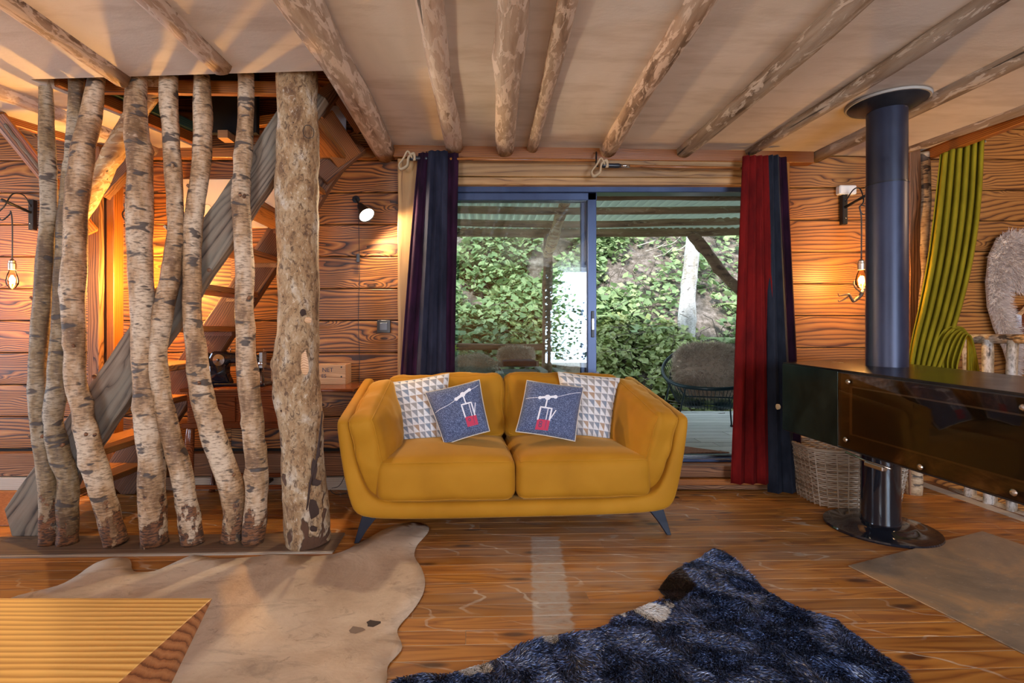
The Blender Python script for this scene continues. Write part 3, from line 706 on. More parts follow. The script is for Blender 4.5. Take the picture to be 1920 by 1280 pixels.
# --- ceiling (plaster sheets round the stair opening)
ceil = thing('ceiling', (0, 1.5, 2.6), kind='structure')
HX0, HX1, HY0, HY1 = -2.15, -0.84, 2.70, 3.72
def sheet(poly):
    n = len(poly); th = 0.05
    V = [(x, y, zc(x)) for x, y in poly] + [(x, y, zc(x) + th) for x, y in poly]
    Fs = [tuple(reversed(range(n))), tuple(range(n, 2 * n))] + [(i, (i + 1) % n, n + (i + 1) % n, n + i) for i in range(n)]
    return mesh('plaster_sheet', V, Fs, M_plaster, ceil)
sheet([(-0.84, -3.1), (3.30, -3.1), (3.20, 3.74), (-0.84, 3.74)][:])
sheet([(-2.42, -3.1), (HX1, -3.1), (HX1, 2.615), (-2.42, 2.655)])
sheet([(-3.9, -3.1), (-2.42, -3.1), (-2.42, 2.655), (-2.10, 3.74), (-2.68, 3.74), (-2.98, 3.07), (-3.35, 2.2), (-3.9, 0.9)])
def cbeam(px0, px1, r0, r1, mat, seed, Y1=3.72, Yn=1.9, sink=0.25):
    """px0: centre column where the log leaves the top of the frame; px1: where it meets the wall"""
    Y0b = (zc(0) - 0.04 - CAMZ) * F_PX / CY
    x0 = (px0 - CX) / F_PX * Y0b; x1 = (px1 - CX) * Y1 / F_PX
    m = (x1 - x0) / (Y1 - Y0b); xs = x1 - m * (Y1 + 2.6)
    s = 1.0
    return log('ceiling_log', (xs, -2.6, zc(xs) - r0 * sink), (x1, Y1, zc(x1) - r1 * sink), r0 * s, r1, mat, ceil, seg=18, n=34, jit=0.16, seed=seed, wob=0.022, knots=8)
cbeam(553, 722, 0.090, 0.078, M_log, 1, sink=0.55)
cbeam(808, 853, 0.050, 0.060, M_barky, 2)
cbeam(962, 948, 0.085, 0.066, M_log, 3)
cbeam(1064, 997, 0.056, 0.040, M_log, 4)
cbeam(1321, 1137, 0.056, 0.060, M_log, 5)
cbeam(1593, 1275, 0.060, 0.052, M_logdk, 6)
cbeam(1846, 1398, 0.062, 0.036, M_logdk, 7)
cbeam(2110, 1530, 0.062, 0.052, M_logdk, 8)
cbeam(2440, 1668, 0.050, 0.040, M_logdk, 9, sink=-0.35)
log('ceiling_log', (-1.99, -2.0, zc(-2) + 0.0), (-1.93, 2.655, zc(-2)), 0.060, 0.052, M_log, ceil, seed=10, n=26, knots=4)
log('ceiling_log', (-1.36, -2.0, zc(-1.3)), (-1.345, 2.56, zc(-1.3)), 0.060, 0.050, M_barky, ceil, seed=11, n=26, knots=4)
log('ceiling_log', (-3.05, 1.2, zc(-3)), (-2.44, 3.72, zc(-2.6)), 0.065, 0.060, M_barky, ceil, seed=12, n=20)
# edge boards of the two open sides
board('edge_board', (-3.65, 1.55, 2.50), (-2.70, 3.74, 2.50), 0.04, 0.05, M_orange, ceil)
board('edge_board', (3.32, -2.8, 2.475), (3.235, 3.72, 2.475), 0.05, 0.10, M_orange, ceil, side=(1, 0, 0))
board('edge_log', (3.36, -2.8, 2.535), (3.27, 3.72, 2.535), 0.05, 0.05, M_log, ceil, side=(1, 0, 0), rough=0.005)
board('trimmer_board', (-2.33, 2.88, 2.60), (-0.95, 2.88, 2.585), 0.04, 0.075, M_orange, ceil)
board('trimmer_board', (-2.375, 2.76, 2.585), (-2.09, 3.72, 2.585), 0.04, 0.075, M_orange, ceil, side=(1, 0, 0))
board('green_board', (-2.30, 2.95, 2.66), (-2.11, 3.6, 2.66), 0.05, 0.07, M_green, ceil, side=(1, 0, 0), label='green painted board over the stair opening')
# loft seen through the opening
loft = thing('wall_loft', (-1.6, 3.2, 2.6), kind='structure')
box('loft_panel', (-2.50, 2.60, 2.64), (-2.45, 3.74, 3.9), M_oldbrown, loft)
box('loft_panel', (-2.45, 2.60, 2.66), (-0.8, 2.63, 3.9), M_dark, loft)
board('loft_brace', (-1.55, 3.60, 2.60), (-1.05, 3.60, 2.95), 0.05, 0.10, M_oldbrown, loft)
board('loft_brace', (-1.95, 3.66, 2.68), (-1.2, 3.66, 2.78), 0.05, 0.07, M_tread, loft)
board('wall_plate', (-2.5, 3.70, 2.50), (-0.72, 3.70, 2.50), 0.06, 0.075, M_tread, loft)
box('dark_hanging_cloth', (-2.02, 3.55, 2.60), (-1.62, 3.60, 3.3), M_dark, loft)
box('roof_panel', (-2.5, 2.6, 3.6), (-0.7, 3.75, 3.65), M_oldbrown, loft)
gf = thing('shelf_bracket', tuple(W(425, 252, 3.55)), 'small grey metal hinge bracket high under the stair opening', 'bracket')
box('plate', W(411, 251, 3.55), W(439, 240, 3.57), M_nickel, gf); box('ledge', W(408, 258, 3.50), W(440, 254, 3.6), M_crate, gf)
# loft window: pale blue board painted as daylight, no opening
lw = thing('window_2', tuple(W(640, 230, YW - 0.04)), kind='structure')
box('daylight_tinted_board', W(615, 250, YW - 0.03), W(650, 200, YW - 0.01), plain('daylight_blue_board', (0.55, 0.62, 0.72), 0.6), lw)
board('window_frame', W(606, 195, YW - 0.05), W(606, 260, YW - 0.05), 0.03, 0.03, M_oldbrown, lw)

# --- oak framing round the door
tr = thing('trim_2', (0.8, YW, 0), kind='structure')
board('lintel_plate', (-0.66, 3.70, 2.515), (2.45, 3.70, 2.470), 0.075, 0.10, M_orange, tr)
board('lintel_beam', (-0.60, 3.705, 2.395), (2.25, 3.705, 2.375), 0.065, 0.13, M_oak, tr, rough=0.003)
board('lintel_trim', (-0.45, 3.72, 2.295), (2.2, 3.72, 2.290), 0.07, 0.055, M_oak, tr)
board('jamb_post', (-0.555, 3.71, 0.0), (-0.555, 3.71, 2.455), 0.09, 0.145, M_oak, tr, rough=0.003)
board('jamb_post', (2.21, 3.71, 0.0), (2.21, 3.71, 2.455), 0.09, 0.12, M_oak, tr)
board('door_step', (-0.45, 3.70, 0.145), (2.16, 3.70, 0.145), 0.11, 0.085, M_oldbrown, tr, bev=0.006)
board('door_step_trim', (-0.45, 3.67, 0.075), (2.16, 3.67, 0.075), 0.10, 0.045, M_orange, tr)
board('door_step_trim', (-0.45, 3.71, 0.03), (2.16, 3.71, 0.03), 0.08, 0.05, M_oldbrown, tr)

# --- sliding door
dr = thing('door_1', (0.8, 3.78, 0.19), kind='structure')
def fr(name, x0, x1, z0, z1, y0=3.75, y1=3.83, par=None): return box(name, (x0, y0, z0), (x1, y1, z1), M_frame, par or dr, bev=0.004)
fr('outer_frame', OX0, OX1, 2.225, 2.275, 3.74, 3.86); fr('outer_frame', OX0, OX0 + .05, .19, 2.225, 3.74, 3.86); fr('outer_frame', OX1 - .05, OX1, .19, 2.225, 3.74, 3.86)
fr('bottom_track', OX0, OX1, .19, .215, 3.74, 3.90)
box('track_rail', (OX0, 3.80, .215), (OX1, 3.812, .228), M_nickel, dr)
LX0, LX1 = -0.45, 0.865
for (ya, yb) in ((3.755, 3.80), (3.812, 3.85)):
    fr('leaf_rail', LX0, LX1, 2.168, 2.225, ya, yb); fr('leaf_rail', LX0, LX1, .215, .30, ya, yb)
    fr('leaf_stile', LX0, LX0 + .06, .30, 2.168, ya, yb)
fr('leaf_stile', 0.795, 0.862, .215, 2.225, 3.755, 3.80); fr('leaf_stile', 0.755, 0.80, .30, 2.168, 3.812, 3.85)
box('pane', (LX0 + .06, 3.775, .30), (0.795, 3.781, 2.168), M_glass, dr)
box('pane', (LX0 + .06, 3.832, .30), (0.757, 3.836, 2.168), M_glass, dr)
hd = box('handle', (0.822, 3.740, 1.13), (0.842, 3.756, 1.33), M_blackm, dr, bev=0.003)
box('lock_plate', (0.826, 3.738, 1.19), (0.838, 3.745, 1.27), M_nickel, dr)

# ------------------------------------------------------------------ sofa
PS = Vector((0.19, 2.80, 0))
sofa = thing('sofa', PS, 'mustard yellow velvet two-seat sofa with splayed dark legs in front of the glass door', 'sofa', rotz=R(3.6), local=True)
MS = Matrix.Translation(PS) @ Matrix.Rotation(R(3.6), 4, 'Z')
def sofa_frame():
    # cross-sections (outer/inner U profile in XZ) swept from front to back
    ys = [-0.03, 0.0, 0.05, 0.25, 0.5, 0.70, 0.84, 0.88, 0.90]
    V = []; n = 0
    for i, y in enumerate(ys):
        t = max(0, min(1, y / 0.86)); top = 0.70 + 0.14 * t; ins = 0.02 if i in (0, len(ys) - 1) else 0
        ax = 1.0 + 0.005 * t
        L = [(-ax + ins, top - ins), (-ax + ins, top - .05), (-.975 + ins, .45), (-.925 + ins, .20), (-.872 + ins, .137 + ins), (-0.45, .130 + ins)]
        I = [(-0.45, .228 - ins), (-.775, .235 - ins), (-.835, .30), (-.890, .45), (-ax + .082 - ins, top - .05), (-ax + .078 - ins, top - ins)]
        P = L + [(-x, z) for x, z in reversed(L)] + [(-x, z) for x, z in reversed(I)] + I
        V += [(x, y, z) for x, z in P]; n = len(P)
    Fs = []
    for i in range(len(ys) - 1):
        for k in range(n):
            j = (k + 1) % n; Fs.append((i * n + k, i * n + j, (i + 1) * n + j, (i + 1) * n + k))
    for b, rev in ((0, False), ((len(ys) - 1) * n, True)):
        for k in range(11):
            q = (b + k, b + 23 - k, b + 22 - k, b + k + 1); Fs.append(q if not rev else q[::-1])
    o = mesh('frame', V, Fs, M_velvet, sofa, smooth=True); bm = bmesh.new(); bm.from_mesh(o.data); bmesh.ops.recalc_face_normals(bm, faces=bm.faces); bm.to_mesh(o.data); bm.free()
    subd(o, 2); return o
sofa_frame()
bk = cushion('back_frame', 1.90, 0.12, 0.60, M_velvet, sofa, rotM((0, 0.84, 0.51), rx=-6), puff=0.1, rnd=0.8, n=8)
for i, sx in enumerate((-1, 1)):
    cushion('seat_cushion', 0.785, 0.74, 0.245, M_velvet, sofa, rotM((sx * 0.394, 0.350, 0.345)), puff=0.30, rnd=0.50, n=18, wr=0.004, seed=i * 5, pipe=2)
    cushion('back_cushion', 0.80, 0.20, 0.44, M_velvet, sofa, rotM((sx * 0.403, 0.66, 0.655), rx=-13, ry=sx * 1.5), puff=0.60, rnd=0.62, n=20, wr=0.012, seed=3 + i * 7, pipe=1)
    # tall loose cushions leaning on the arms
    cushion('arm_cushion', 0.155, 0.66, 0.50, M_velvet, sofa, rotM((sx * 0.806, 0.318, 0.540), rx=14, ry=sx * 9, rz=sx * 5), puff=0.75, rnd=0.55, n=20, wr=0.012, seed=20 + i * 4, pipe=0)
for (lx, ly, sx, sy) in ((-0.85, 0.04, -1, -1), (0.85, 0.04, 1, -1), (-0.80, 0.80, -1, 1), (0.80, 0.80, 1, 1)):
    top = Vector((lx - sx * .03, ly + .02, .150)); bot = Vector((lx + sx * .045, ly - sy * 0 - .01, .0))
    V = []; 
    for (p, a, b) in ((top, .045, .030), (top * .5 + bot * .5 + Vector((sx * .004, 0, 0)), .026, .020), (bot, .012, .012)):
        V += [p + Vector((u * a, v * b, 0)) for u, v in ((-1, -1), (1, -1), (1, 1), (-1, 1))]
    Fs = [(3, 2, 1, 0), (8, 9, 10, 11)] + [(i * 4 + k, i * 4 + (k + 1) % 4, i * 4 + 4 + (k + 1) % 4, i * 4 + 4 + k) for i in range(2) for k in range(4)]
    o = mesh('leg', V, [f[::-1] for f in Fs], M_blueleg, sofa); bevel(o, .003, 2)

# --- throw pillows, each defined by its four real corner positions (bottom-left, bottom-right, top-right, top-left)
def pillow(name, c, T, mat, label, group, piping=None, seed=0, wr=0.004):
    c = [Vector(v) for v in c]; og = sum(c, Vector()) / 4; th = thing(name, og, label, 'cushion', group)
    nrm = (c[1] - c[0]).cross(c[3] - c[0]).normalized()       # faces the camera
    if nrm.y > 0: nrm = -nrm
    def S(u, v, side=1):
        pin = 0.035
        uu = u + (0.5 - u) * pin * 4 * v * (1 - v) * (1 if True else 0) * abs(2 * u - 1); vv = v + (0.5 - v) * pin * 4 * u * (1 - u) * abs(2 * v - 1)
        p = c[0] * (1 - uu) * (1 - vv) + c[1] * uu * (1 - vv) + c[2] * uu * vv + c[3] * (1 - uu) * vv
        e = max(0.0, (1 - (2 * u - 1) ** 4) * (1 - (2 * v - 1) ** 4)) ** 0.55
        w = wr * (mnoise.noise(Vector((u * 4 + seed, v * 4, side))) + .6 * mnoise.noise(Vector((u * 9 + seed, v * 11, side)))) * min(1, e * 2)
        return p + nrm * side * (T * e / 2 + w + 0.001) - og
    N = 26; V = []; UV = []; Fs = []
    for side in (1, -1):
        for j in range(N + 1):
            for i in range(N + 1): V.append(S(i / N, j / N, side)); UV.append((i / N, j / N))
    m = (N + 1) ** 2
    for j in range(N):
        for i in range(N):
            a = j * (N + 1) + i; q = (a, a + 1, a + N + 2, a + N + 1); Fs.append(q); Fs.append(tuple(x + m for x in reversed(q)))
    bd = [i for i in range(N + 1)] + [j * (N + 1) + N for j in range(1, N + 1)] + [N * (N + 1) + i for i in range(N - 1, -1, -1)] + [j * (N + 1) for j in range(N - 1, 0, -1)]
    for a, b in zip(bd, bd[1:] + bd[:1]): Fs.append((b, a, a + m, b + m))
    o = mesh('cover', V, Fs, mat, th, Matrix.Translation(og), smooth=True, uv=np.array(UV))
    if piping:
        pts = [S(k / 14, 0, 1) for k in range(15)] + [S(1, k / 14, 1) for k in range(1, 15)] + [S(1 - k / 14, 1, 1) for k in range(1, 15)] + [S(0, 1 - k / 14, 1) for k in range(1, 15)]
        tube('piping', [p + og for p in pts], 0.0035, piping, th, seg=6)
    return th, S, og
def stroke(name, S, og, pts, w, mat, th, close=False, lift=0.0016):
    """a printed line on the pillow's own front surface"""
    P = []; 
    for a, b in zip(pts, pts[1:] + ([pts[0]] if close else [])):
        k = max(2, int(math.hypot(b[0] - a[0], b[1] - a[1]) / 0.03)); P += [(a[0] + (b[0] - a[0]) * t / k, a[1] + (b[1] - a[1]) * t / k) for t in range(k)]
    P.append(pts[0] if close else pts[-1]); V = []; Fs = []
    for i, p in enumerate(P):
        q0, q1 = P[max(i - 1, 0)], P[min(i + 1, len(P) - 1)]
        if close and i in (0, len(P) - 1): q0, q1 = P[-2], P[1]
        dx, dy = q1[0] - q0[0], q1[1] - q0[1]; l = math.hypot(dx, dy) + 1e-9; nx, ny = -dy / l * w / 2, dx / l * w / 2
        for s in (1, -1):
            c = S(p[0] + nx * s, p[1] + ny * s, 1); 
            V.append(c + Vector((0, -lift, lift * .3)))
    for i in range(len(P) - 1): Fs.append((2 * i, 2 * i + 1, 2 * i + 3, 2 * i + 2))
    return mesh(name, V, Fs, mat, th, Matrix.Translation(og))
def disc(name, S, og, cx, cy, r, mat, th):
    V = [S(cx, cy, 1) + Vector((0, -.0024, 0))] + [S(cx + r * math.cos(a * math.pi / 8), cy + r * math.sin(a * math.pi / 8), 1) + Vector((0, -.0024, 0)) for a in range(16)]
    return mesh(name, V, [(0, 1 + i, 1 + (i + 1) % 16) for i in range(16)], mat, th, Matrix.Translation(og))
def patch(name, S, og, quad, mat, th, n=8, lift=.0018):
    V = []; Fs = []
    for j in range(n + 1):
        for i in range(n + 1):
            u, v = i / n, j / n; a, b, c, d = quad
            x = a[0] * (1 - u) * (1 - v) + b[0] * u * (1 - v) + c[0] * u * v + d[0] * (1 - u) * v; y = a[1] * (1 - u) * (1 - v) + b[1] * u * (1 - v) + c[1] * u * v + d[1] * (1 - u) * v
            V.append(S(x, y, 1) + Vector((0, -lift, 0)))
    for j in range(n):
        for i in range(n): a = j * (n + 1) + i; Fs.append((a, a + 1, a + n + 2, a + n + 1))
    return mesh(name, V, Fs, mat, th, Matrix.Translation(og))
GP = 'patterned scatter cushions on the sofa'; GD = 'blue gondola cushions on the sofa'
pillow('scatter_cushion', (W(752, 832, 3.20), W(836, 822, 3.20), W(842, 700, 3.36), W(724, 718, 3.34)), .13, M_tri, 'triangle-patterned grey, brown and white cushion at the left end of the sofa', GP, M_sheepbr, 1)
pillow('scatter_cushion', (W(1064, 816, 3.25), W(1144, 826, 3.22), W(1162, 709, 3.36), W(1046, 697, 3.38)), .13, M_tri, 'triangle-patterned grey, brown and white cushion at the right end of the sofa', GP, M_sheep, 2)
th, Sf, og = pillow('scatter_cushion', (W(834, 834, 3.03), W(918, 808, 3.06), W(899, 712, 3.22), W(797, 736, 3.20)), .12, M_denim, 'blue felt cushion with a gondola print, tilted, on the left seat', GD, M_sheepbr, 3)
def gondola(S, og, th, sgn, flip):
    # print drawn in the cushion's own square (0-1)
    def P(*a): return list(a)
    stroke('cable_print', S, og, P((0.03, .56), (.30, .60), (.52, .68)), .008, M_white, th)
    stroke('cable_print', S, og, P((.76, .78), (.88, .82), (.97, .88)), .008, M_white, th)
    stroke('hanger_print', S, og, P((.50, .68), (.64, .73), (.78, .80)), .050, M_white, th)
    for (x, y, r) in ((.50, .68, .034), (.64, .735, .05), (.78, .80, .034)): disc('roller_print', S, og, x, y, r, M_white, th)
    stroke('hanger_print', S, og, P((.64, .72), (.655, .55)), .024, M_white, th)
    stroke('cabin_print', S, og, P((.575, .30), (.565, .55), (.76, .55), (.775, .30)), .028, M_white, th)
    stroke('cabin_print', S, og, P((.71, .54), (.715, .30)), .014, M_white, th)
    stroke('ski_print', S, og, P((.775, .33), (.84, .53)), .016, M_white, th)
    patch('cabin_base_print', S, og, ((.57, .13), (.80, .13), (.80, .31), (.57, .31)), M_crim, th)
    for (x, y) in ((.645, .245), (.645, .195)):
        stroke('numeral_print', S, og, [(x + .022 * math.cos(k * math.pi / 5), y + .024 * math.sin(k * math.pi / 5)) for k in range(10)], .012, M_dkprint, th, close=True, lift=.003)
        if flip: break
    stroke('cabin_base_print', S, og, P((.73, .15), (.73, .30)), .008, M_dkprint, th, lift=.003)
gondola(Sf, og, th, 1, True)
th2, Sf2, og2 = pillow('scatter_cushion', (W(967, 809, 3.06), W(1078, 827, 3.03), W(1094, 726, 3.20), W(988, 713, 3.24)), .12, M_denim, 'blue felt cushion with a gondola print, upright, on the right seat', GD, M_sheepbr, 5)
def gondola_right(S, og, th):
    q = lambda x, y: (x - .22, y - .10)
    T = lambda pts: [q(*p) for p in pts]
    stroke('cable_print', S, og, [(.03, .60), (.26, .62)], .008, M_white, th); stroke('cable_print', S, og, [(.56, .68), (.97, .86)], .008, M_white, th)
    stroke('hanger_print', S, og, [(.29, .63), (.53, .68)], .042, M_white, th)
    for (x, y, r) in ((.28, .625, .032), (.41, .65, .052), (.54, .68, .036)): disc('roller_print', S, og, x, y, r, M_white, th)
    stroke('hanger_print', S, og, [(.41, .64), (.405, .455)], .024, M_white, th)
    stroke('cabin_print', S, og, [(.315, .21), (.325, .45), (.515, .45), (.51, .22)], .028, M_white, th)
    stroke('cabin_print', S, og, [(.455, .44), (.45, .22)], .014, M_white, th)
    stroke('ski_print', S, og, [(.52, .26), (.59, .43)], .018, M_white, th)
    patch('cabin_base_print', S, og, ((.305, .05), (.52, .06), (.52, .235), (.31, .225)), M_crim, th)
    for (x, y) in ((.375, .17), (.375, .12)):
        stroke('numeral_print', S, og, [(x + .022 * math.cos(k * math.pi / 5), y + .024 * math.sin(k * math.pi / 5)) for k in range(10)], .012, M_dkprint, th, close=True, lift=.003)
    stroke('cabin_base_print', S, og, [(.465, .08), (.465, .22)], .008, M_dkprint, th, lift=.003)
gondola_right(Sf2, og2, th2)

# ------------------------------------------------------------------ birch poles
poles = [
 (2.75, [(85.5,150,20),(87,231,23),(89,310,26),(91,362,26),(91,419,25),(84,494,27),(79,569,28),(73,640,27),(70,700,27),(70,749,27),(75,824,24),(88,880,30),(94,955,32),(94,1020,34)], M_birchG, 'leftmost birch pole of the screen, slender and greenish brown with a silvery foot'),
 (2.75, [(143,150,24),(141,212,22),(135,287,22),(129,325,22),(120,420,22),(115,500,22),(112,580,22),(109,655,26),(105,730,30),(99,786,30),(109,842,33),(126,899,33),(127,974,33),(127,1034,34)], M_birchG, 'birch pole second from left, bending sharply outward above its foot'),
 (2.74, [(183,150,25),(172,212,32),(157,269,35),(150,325,38),(141,400,37),(141,470,38),(137,540,38),(139,599,35),(140,660,33),(142,711,32),(154,767,34),(165,824,35),(180,880,38),(195,936,38),(208,985,38),(219,1030,38)], M_birch, 'birch pole third from left, curving out to the right towards its foot'),
 (2.74, [(255,150,34),(255,212,38),(259,269,40),(261,325,40),(262,400,41),(263,480,40),(267,569,38),(268,650,37),(271,720,39),(278,790,43),(283,860,44),(285,930,45),(289,1036,46)], M_birch, 'thickest birch pole, fourth from left, straight with torn bark patches'),
 (2.75, [(317,150,28),(317,194,30),(321,250,28),(325,325,28),(328,381,28),(329,437,29),(319,512,32),(308,575,33),(296,655,32),(300,711,32),(309,767,33),(322,824,34),(339,880,34),(349,936,34),(357,985,38),(362,1034,38)], M_birch, 'birch pole fifth from left, bowed, with a round knot at mid height'),
 (2.78, [(378,150,26),(380,194,32),(381,250,30),(377,306,30),(371,362,30),(362,419,30),(360,475,30),(360,550,31),(361,610,31),(369,674,34),(376,730,38),(392,786,40),(409,842,42),(429,899,42),(440,950,40),(439,985,38),(433,1020,36)], M_birch, 'birch pole sixth from left, leaning right and hooked at its foot'),
 (2.76, [(460,147,26),(461,212,27),(457,280,30),(453,325,30),(452,381,31),(455,437,31),(459,512,31),(458,569,32),(460,640,33),(466,710,36),(474,786,36),(478,842,36),(483,899,38),(480,955,38),(474,1026,38)], M_birch, 'birch pole seventh from left, nearest to the big trunk post'),
]
for i, (Y, ks, mt, lab) in enumerate(poles):
    # ground point of the foot, then a column of nearly the same depth up to the ceiling edge
    yb = ks[-1][1]; pts = []; rad = []
    for (px, py, w) in ks:
        pts.append(W(px, py, Y)); rad.append(w * Y / F_PX / 2 * 1.04)
    zt = zc(pts[0].x) + 0.07; pts[0].z = zt; pts[-1].z = 0.008
    t = thing('birch_pole', (pts[-1].x, pts[-1].y, 0.008), lab, 'pole', 'birch poles of the staircase screen')
    o = tube('bark_trunk', pts[::-1], rad[::-1], mt, t, seg=18, origin=pts[-1], n=64, jit=0.16, seed=i + 1, knots=11)
    rg = random.Random(i * 7 + 3)
    for s in range(3):      # sawn-off twig stubs
        k = rg.randint(3, len(ks) - 4); p = pts[k]; a = rg.choice((-1, 1)) * rg.uniform(.2, 1.2); r = rad[k]
        d = Vector((math.sin(a + (0 if a > 0 else 0)), -abs(math.cos(a)) * .6, .5)).normalized()
        tube('twig_stub', [p, p + d * (r + .006), p + d * (r + .02)], [.014, .010, .007], mt, t, seg=7)
sb = thing('trim_3', (-2.2, 2.72, 0), kind='structure')
board('sill_board', (-4.4, 2.665, 0.0035), (-0.80, 2.775, 0.0035), 0.235, 0.013, M_sill, sb, side=(0, 1, 0), bev=0.002)
board('filler_strip', (-4.4, 2.535, 0.0035), (-0.80, 2.645, 0.0035), 0.012, 0.012, M_skirt, sb, side=(0, 1, 0), bev=0)
# big post
tk = [(558,135,74),(557,190,72),(559,250,75),(558,310,77),(557,362,77),(559,437,75),(560,520,74),(560,600,74),(557,660,80),(555,710,84),(559,750,84),(565,805,78),(568,860,77),(571,910,79),(575,960,81),(578,1000,82),(580,1034,79)]
YP = 2.765
pts = [W(a, b, YP) for a, b, c in tk]; rad = [c * YP / F_PX / 2 for a, b, c in tk]
pts[0].z = zc(-1) + .07; pts[-1].z = 0.009
t = thing('trunk_post', (pts[-1].x, pts[-1].y, 0.009), 'thick flaking tree-trunk post between the birch poles and the sofa', 'post')
tube('bark_trunk', pts[::-1], rad[::-1], M_trunk, t, seg=40, origin=pts[-1], n=90, jit=0.07, seed=11, knots=16, kamp=.3)
M_rot = plain('dark_bark_cavity', (.035, .016, .010), .9)
def scar(px, py, w, h, mt=None):
    c = W(px, py, YP - .108); rg = random.Random(int(px)); V = [(0, -.006, 0)]
    for k in range(14):
        a = k * 2 * math.pi / 14; q = rg.uniform(.8, 1.1); V.append((math.cos(a) * w * q, .006 + abs(math.cos(a)) ** 2 * w * w * 3, math.sin(a) * h * q))
    o = mesh('bare_patch', V, [(0, 1 + k, 1 + (k + 1) % 14) for k in range(14)], mt or M_peel, t, Matrix.Translation(c) @ Matrix.Rotation(R(90), 4, 'Y') @ Matrix.Rotation(R(-90), 4, 'Y'), smooth=True)
for a in ((570, 682, .026, .07), (544, 788, .014, .040), (577, 600, .02, .02), (583, 955, .042, .055, M_rot), (588, 880, .018, .06, M_rot), (592, 905, .03, .02, M_rot), (585, 992, .03, .018, M_rot), (596, 850, .012, .03, M_rot), (528, 770, .012, .02, M_rot), (545, 640, .012, .03, M_rot), (567, 586, .02, .02, M_rot), (550, 230, .016, .012, M_rot)): scar(*a)
tube('bark_crack', [W(604, 770, 2.680), W(603, 785, 2.673), W(600, 815, 2.668), W(594, 860, 2.661), W(582, 905, 2.657), W(576, 950, 2.655), W(566, 1000, 2.657)], [.003, .004, .006, .007, .006, .005, .003], M_rot, t, seg=6, n=40, jit=.5, seed=3)
tube('wire_ring', [W(568, 246, 2.64), W(572, 236, 2.635), W(580, 235, 2.635), W(588, 244, 2.64), W(587, 256, 2.64), W(578, 259, 2.635), W(570, 254, 2.635), W(568, 246, 2.64)], .0018, M_blackm, t, seg=5, n=24)

# leaning branch, timber stud and braces on the left
t = thing('forked_branch', W(120, 455, 3.3), 'bark-covered branch leaning diagonally behind the left birch poles', 'branch')
tube('bark_stem', [W(104, 486, 3.32), W(125, 440, 3.28), W(160, 380, 3.2), W(205, 300, 3.08), W(250, 222, 2.98), W(305, 140, 2.88)], [.040, .058, .055, .056, .052, .055], M_branch, t, seg=16, n=40, jit=.3, seed=4, knots=7)
t = thing('timber_stud', (-2.76, 3.58, 0), 'worn timber stud with braces against the wall, left of the stairs', 'post')
board('post', (-2.78, 3.60, 0.0), (-2.78, 3.60, 2.50), .12, .085, M_oldbrown, t, rough=.004)
board('post', (-2.69, 3.63, 0.0), (-2.69, 3.63, 2.50), .10, .055, M_orange, t)
board('knee_brace', W(-8, 214, 3.05), W(172, 436, 3.50), .09, .135, M_orange, t, side=(0.7, 0.7, 0), bev=.012)
board('knee_brace', W(8, 232, 3.02), W(118, 372, 3.30), .02, .120, M_oldgrey, t, side=(0.7, 0.7, 0), rough=.003)
board('knee_brace', W(190, 365, 3.55), W(275, 270, 3.62), .08, .10, M_oldbrown, t, rough=.004)

# ------------------------------------------------------------------ staircase
st = thing('staircase', (-2.45, 3.1, 0), 'steep open staircase of old grey timbers behind the birch screen', 'staircase')
UPL = lambda z: -2.42 + (z - .633) * .684
LOL = lambda z: -2.34 + (z - .324) * .656
def stringer(y0, y1, ztop, mat, foot):
    # plumb face outline in XZ, thickness y0..y1
    P = [(foot, 0.006), (LOL(.0) + .06, 0.006), (LOL(.35), .35), (LOL(ztop - .10), ztop - .10), (UPL(ztop), ztop), (UPL(.633), .633), (UPL(.16) + .0, .16)]
    # subdivide for an uneven old edge
    Q = []
    for a, b in zip(P, P[1:] + P[:1]):
        n = max(1, int(math.dist(a, b) / .12))
        for k in range(n):
            q = (a[0] + (b[0] - a[0]) * k / n, a[1] + (b[1] - a[1]) * k / n)
            if k: q = (q[0] + RND.uniform(-.004, .004), q[1] + RND.uniform(-.004, .004))
            Q.append(q)
    # local frame: x along the stringer so the grain follows it
    d = Vector((.565, 0, .825)).normalized(); zz = Vector((-d.z, 0, d.x)); c = Vector((-1.9, (y0 + y1) / 2, 1.25))
    M = Matrix(((d.x, 0, zz.x, 0), (0, 1, 0, 0), (d.z, 0, zz.z, 0), (0, 0, 0, 1))); M.translation = c
    V = []; n = len(Q)
    for yy in (y0, y1):
        for x, z in Q: r = Vector((x, yy, z)) - c; V.append((r.dot(d), r.y, r.dot(zz)))
    Fs = [tuple(range(n)), tuple(reversed(range(n, 2 * n)))] + [(i, n + i, n + (i + 1) % n, (i + 1) % n) for i in range(n)]
    o = mesh('stringer', V, Fs, mat, st, M); bevel(o, .006, 1); return o
stringer(2.84, 2.915, 2.62, M_oldgrey, -2.70)
stringer(3.56, 3.63, 2.62, M_oldbrown, -2.60)
for k in range(10):
    z = .215 + .245 * k
    xa, xb = UPL(z) + .015, LOL(z) - .005
    board('tread', ((xa + xb) / 2 + .0, 2.90, z), ((xa + xb) / 2, 3.575, z), xb - xa, .038, M_tread, st, side=(1, 0, 0), bev=.005)
    if k < 9: board('tread_cleat', ((xa + xb) / 2, 3.545, z - .035), ((xa + xb) / 2 + .0, 3.56, z - .035), xb - xa - .04, .03, M_oldbrown, st, side=(1, 0, 0), bev=0)
for (px, py) in ((371, 398), (439, 338), (392, 506), (176, 706)): 
    lathe('wooden_peg', [(.0, -.012), (.012, -.012), (.013, .0), (.0, .001)], M_oldbrown, st, M=Matrix.Translation(W(px, py, 2.838)) @ Matrix.Rotation(R(90), 4, 'X'), seg=10)
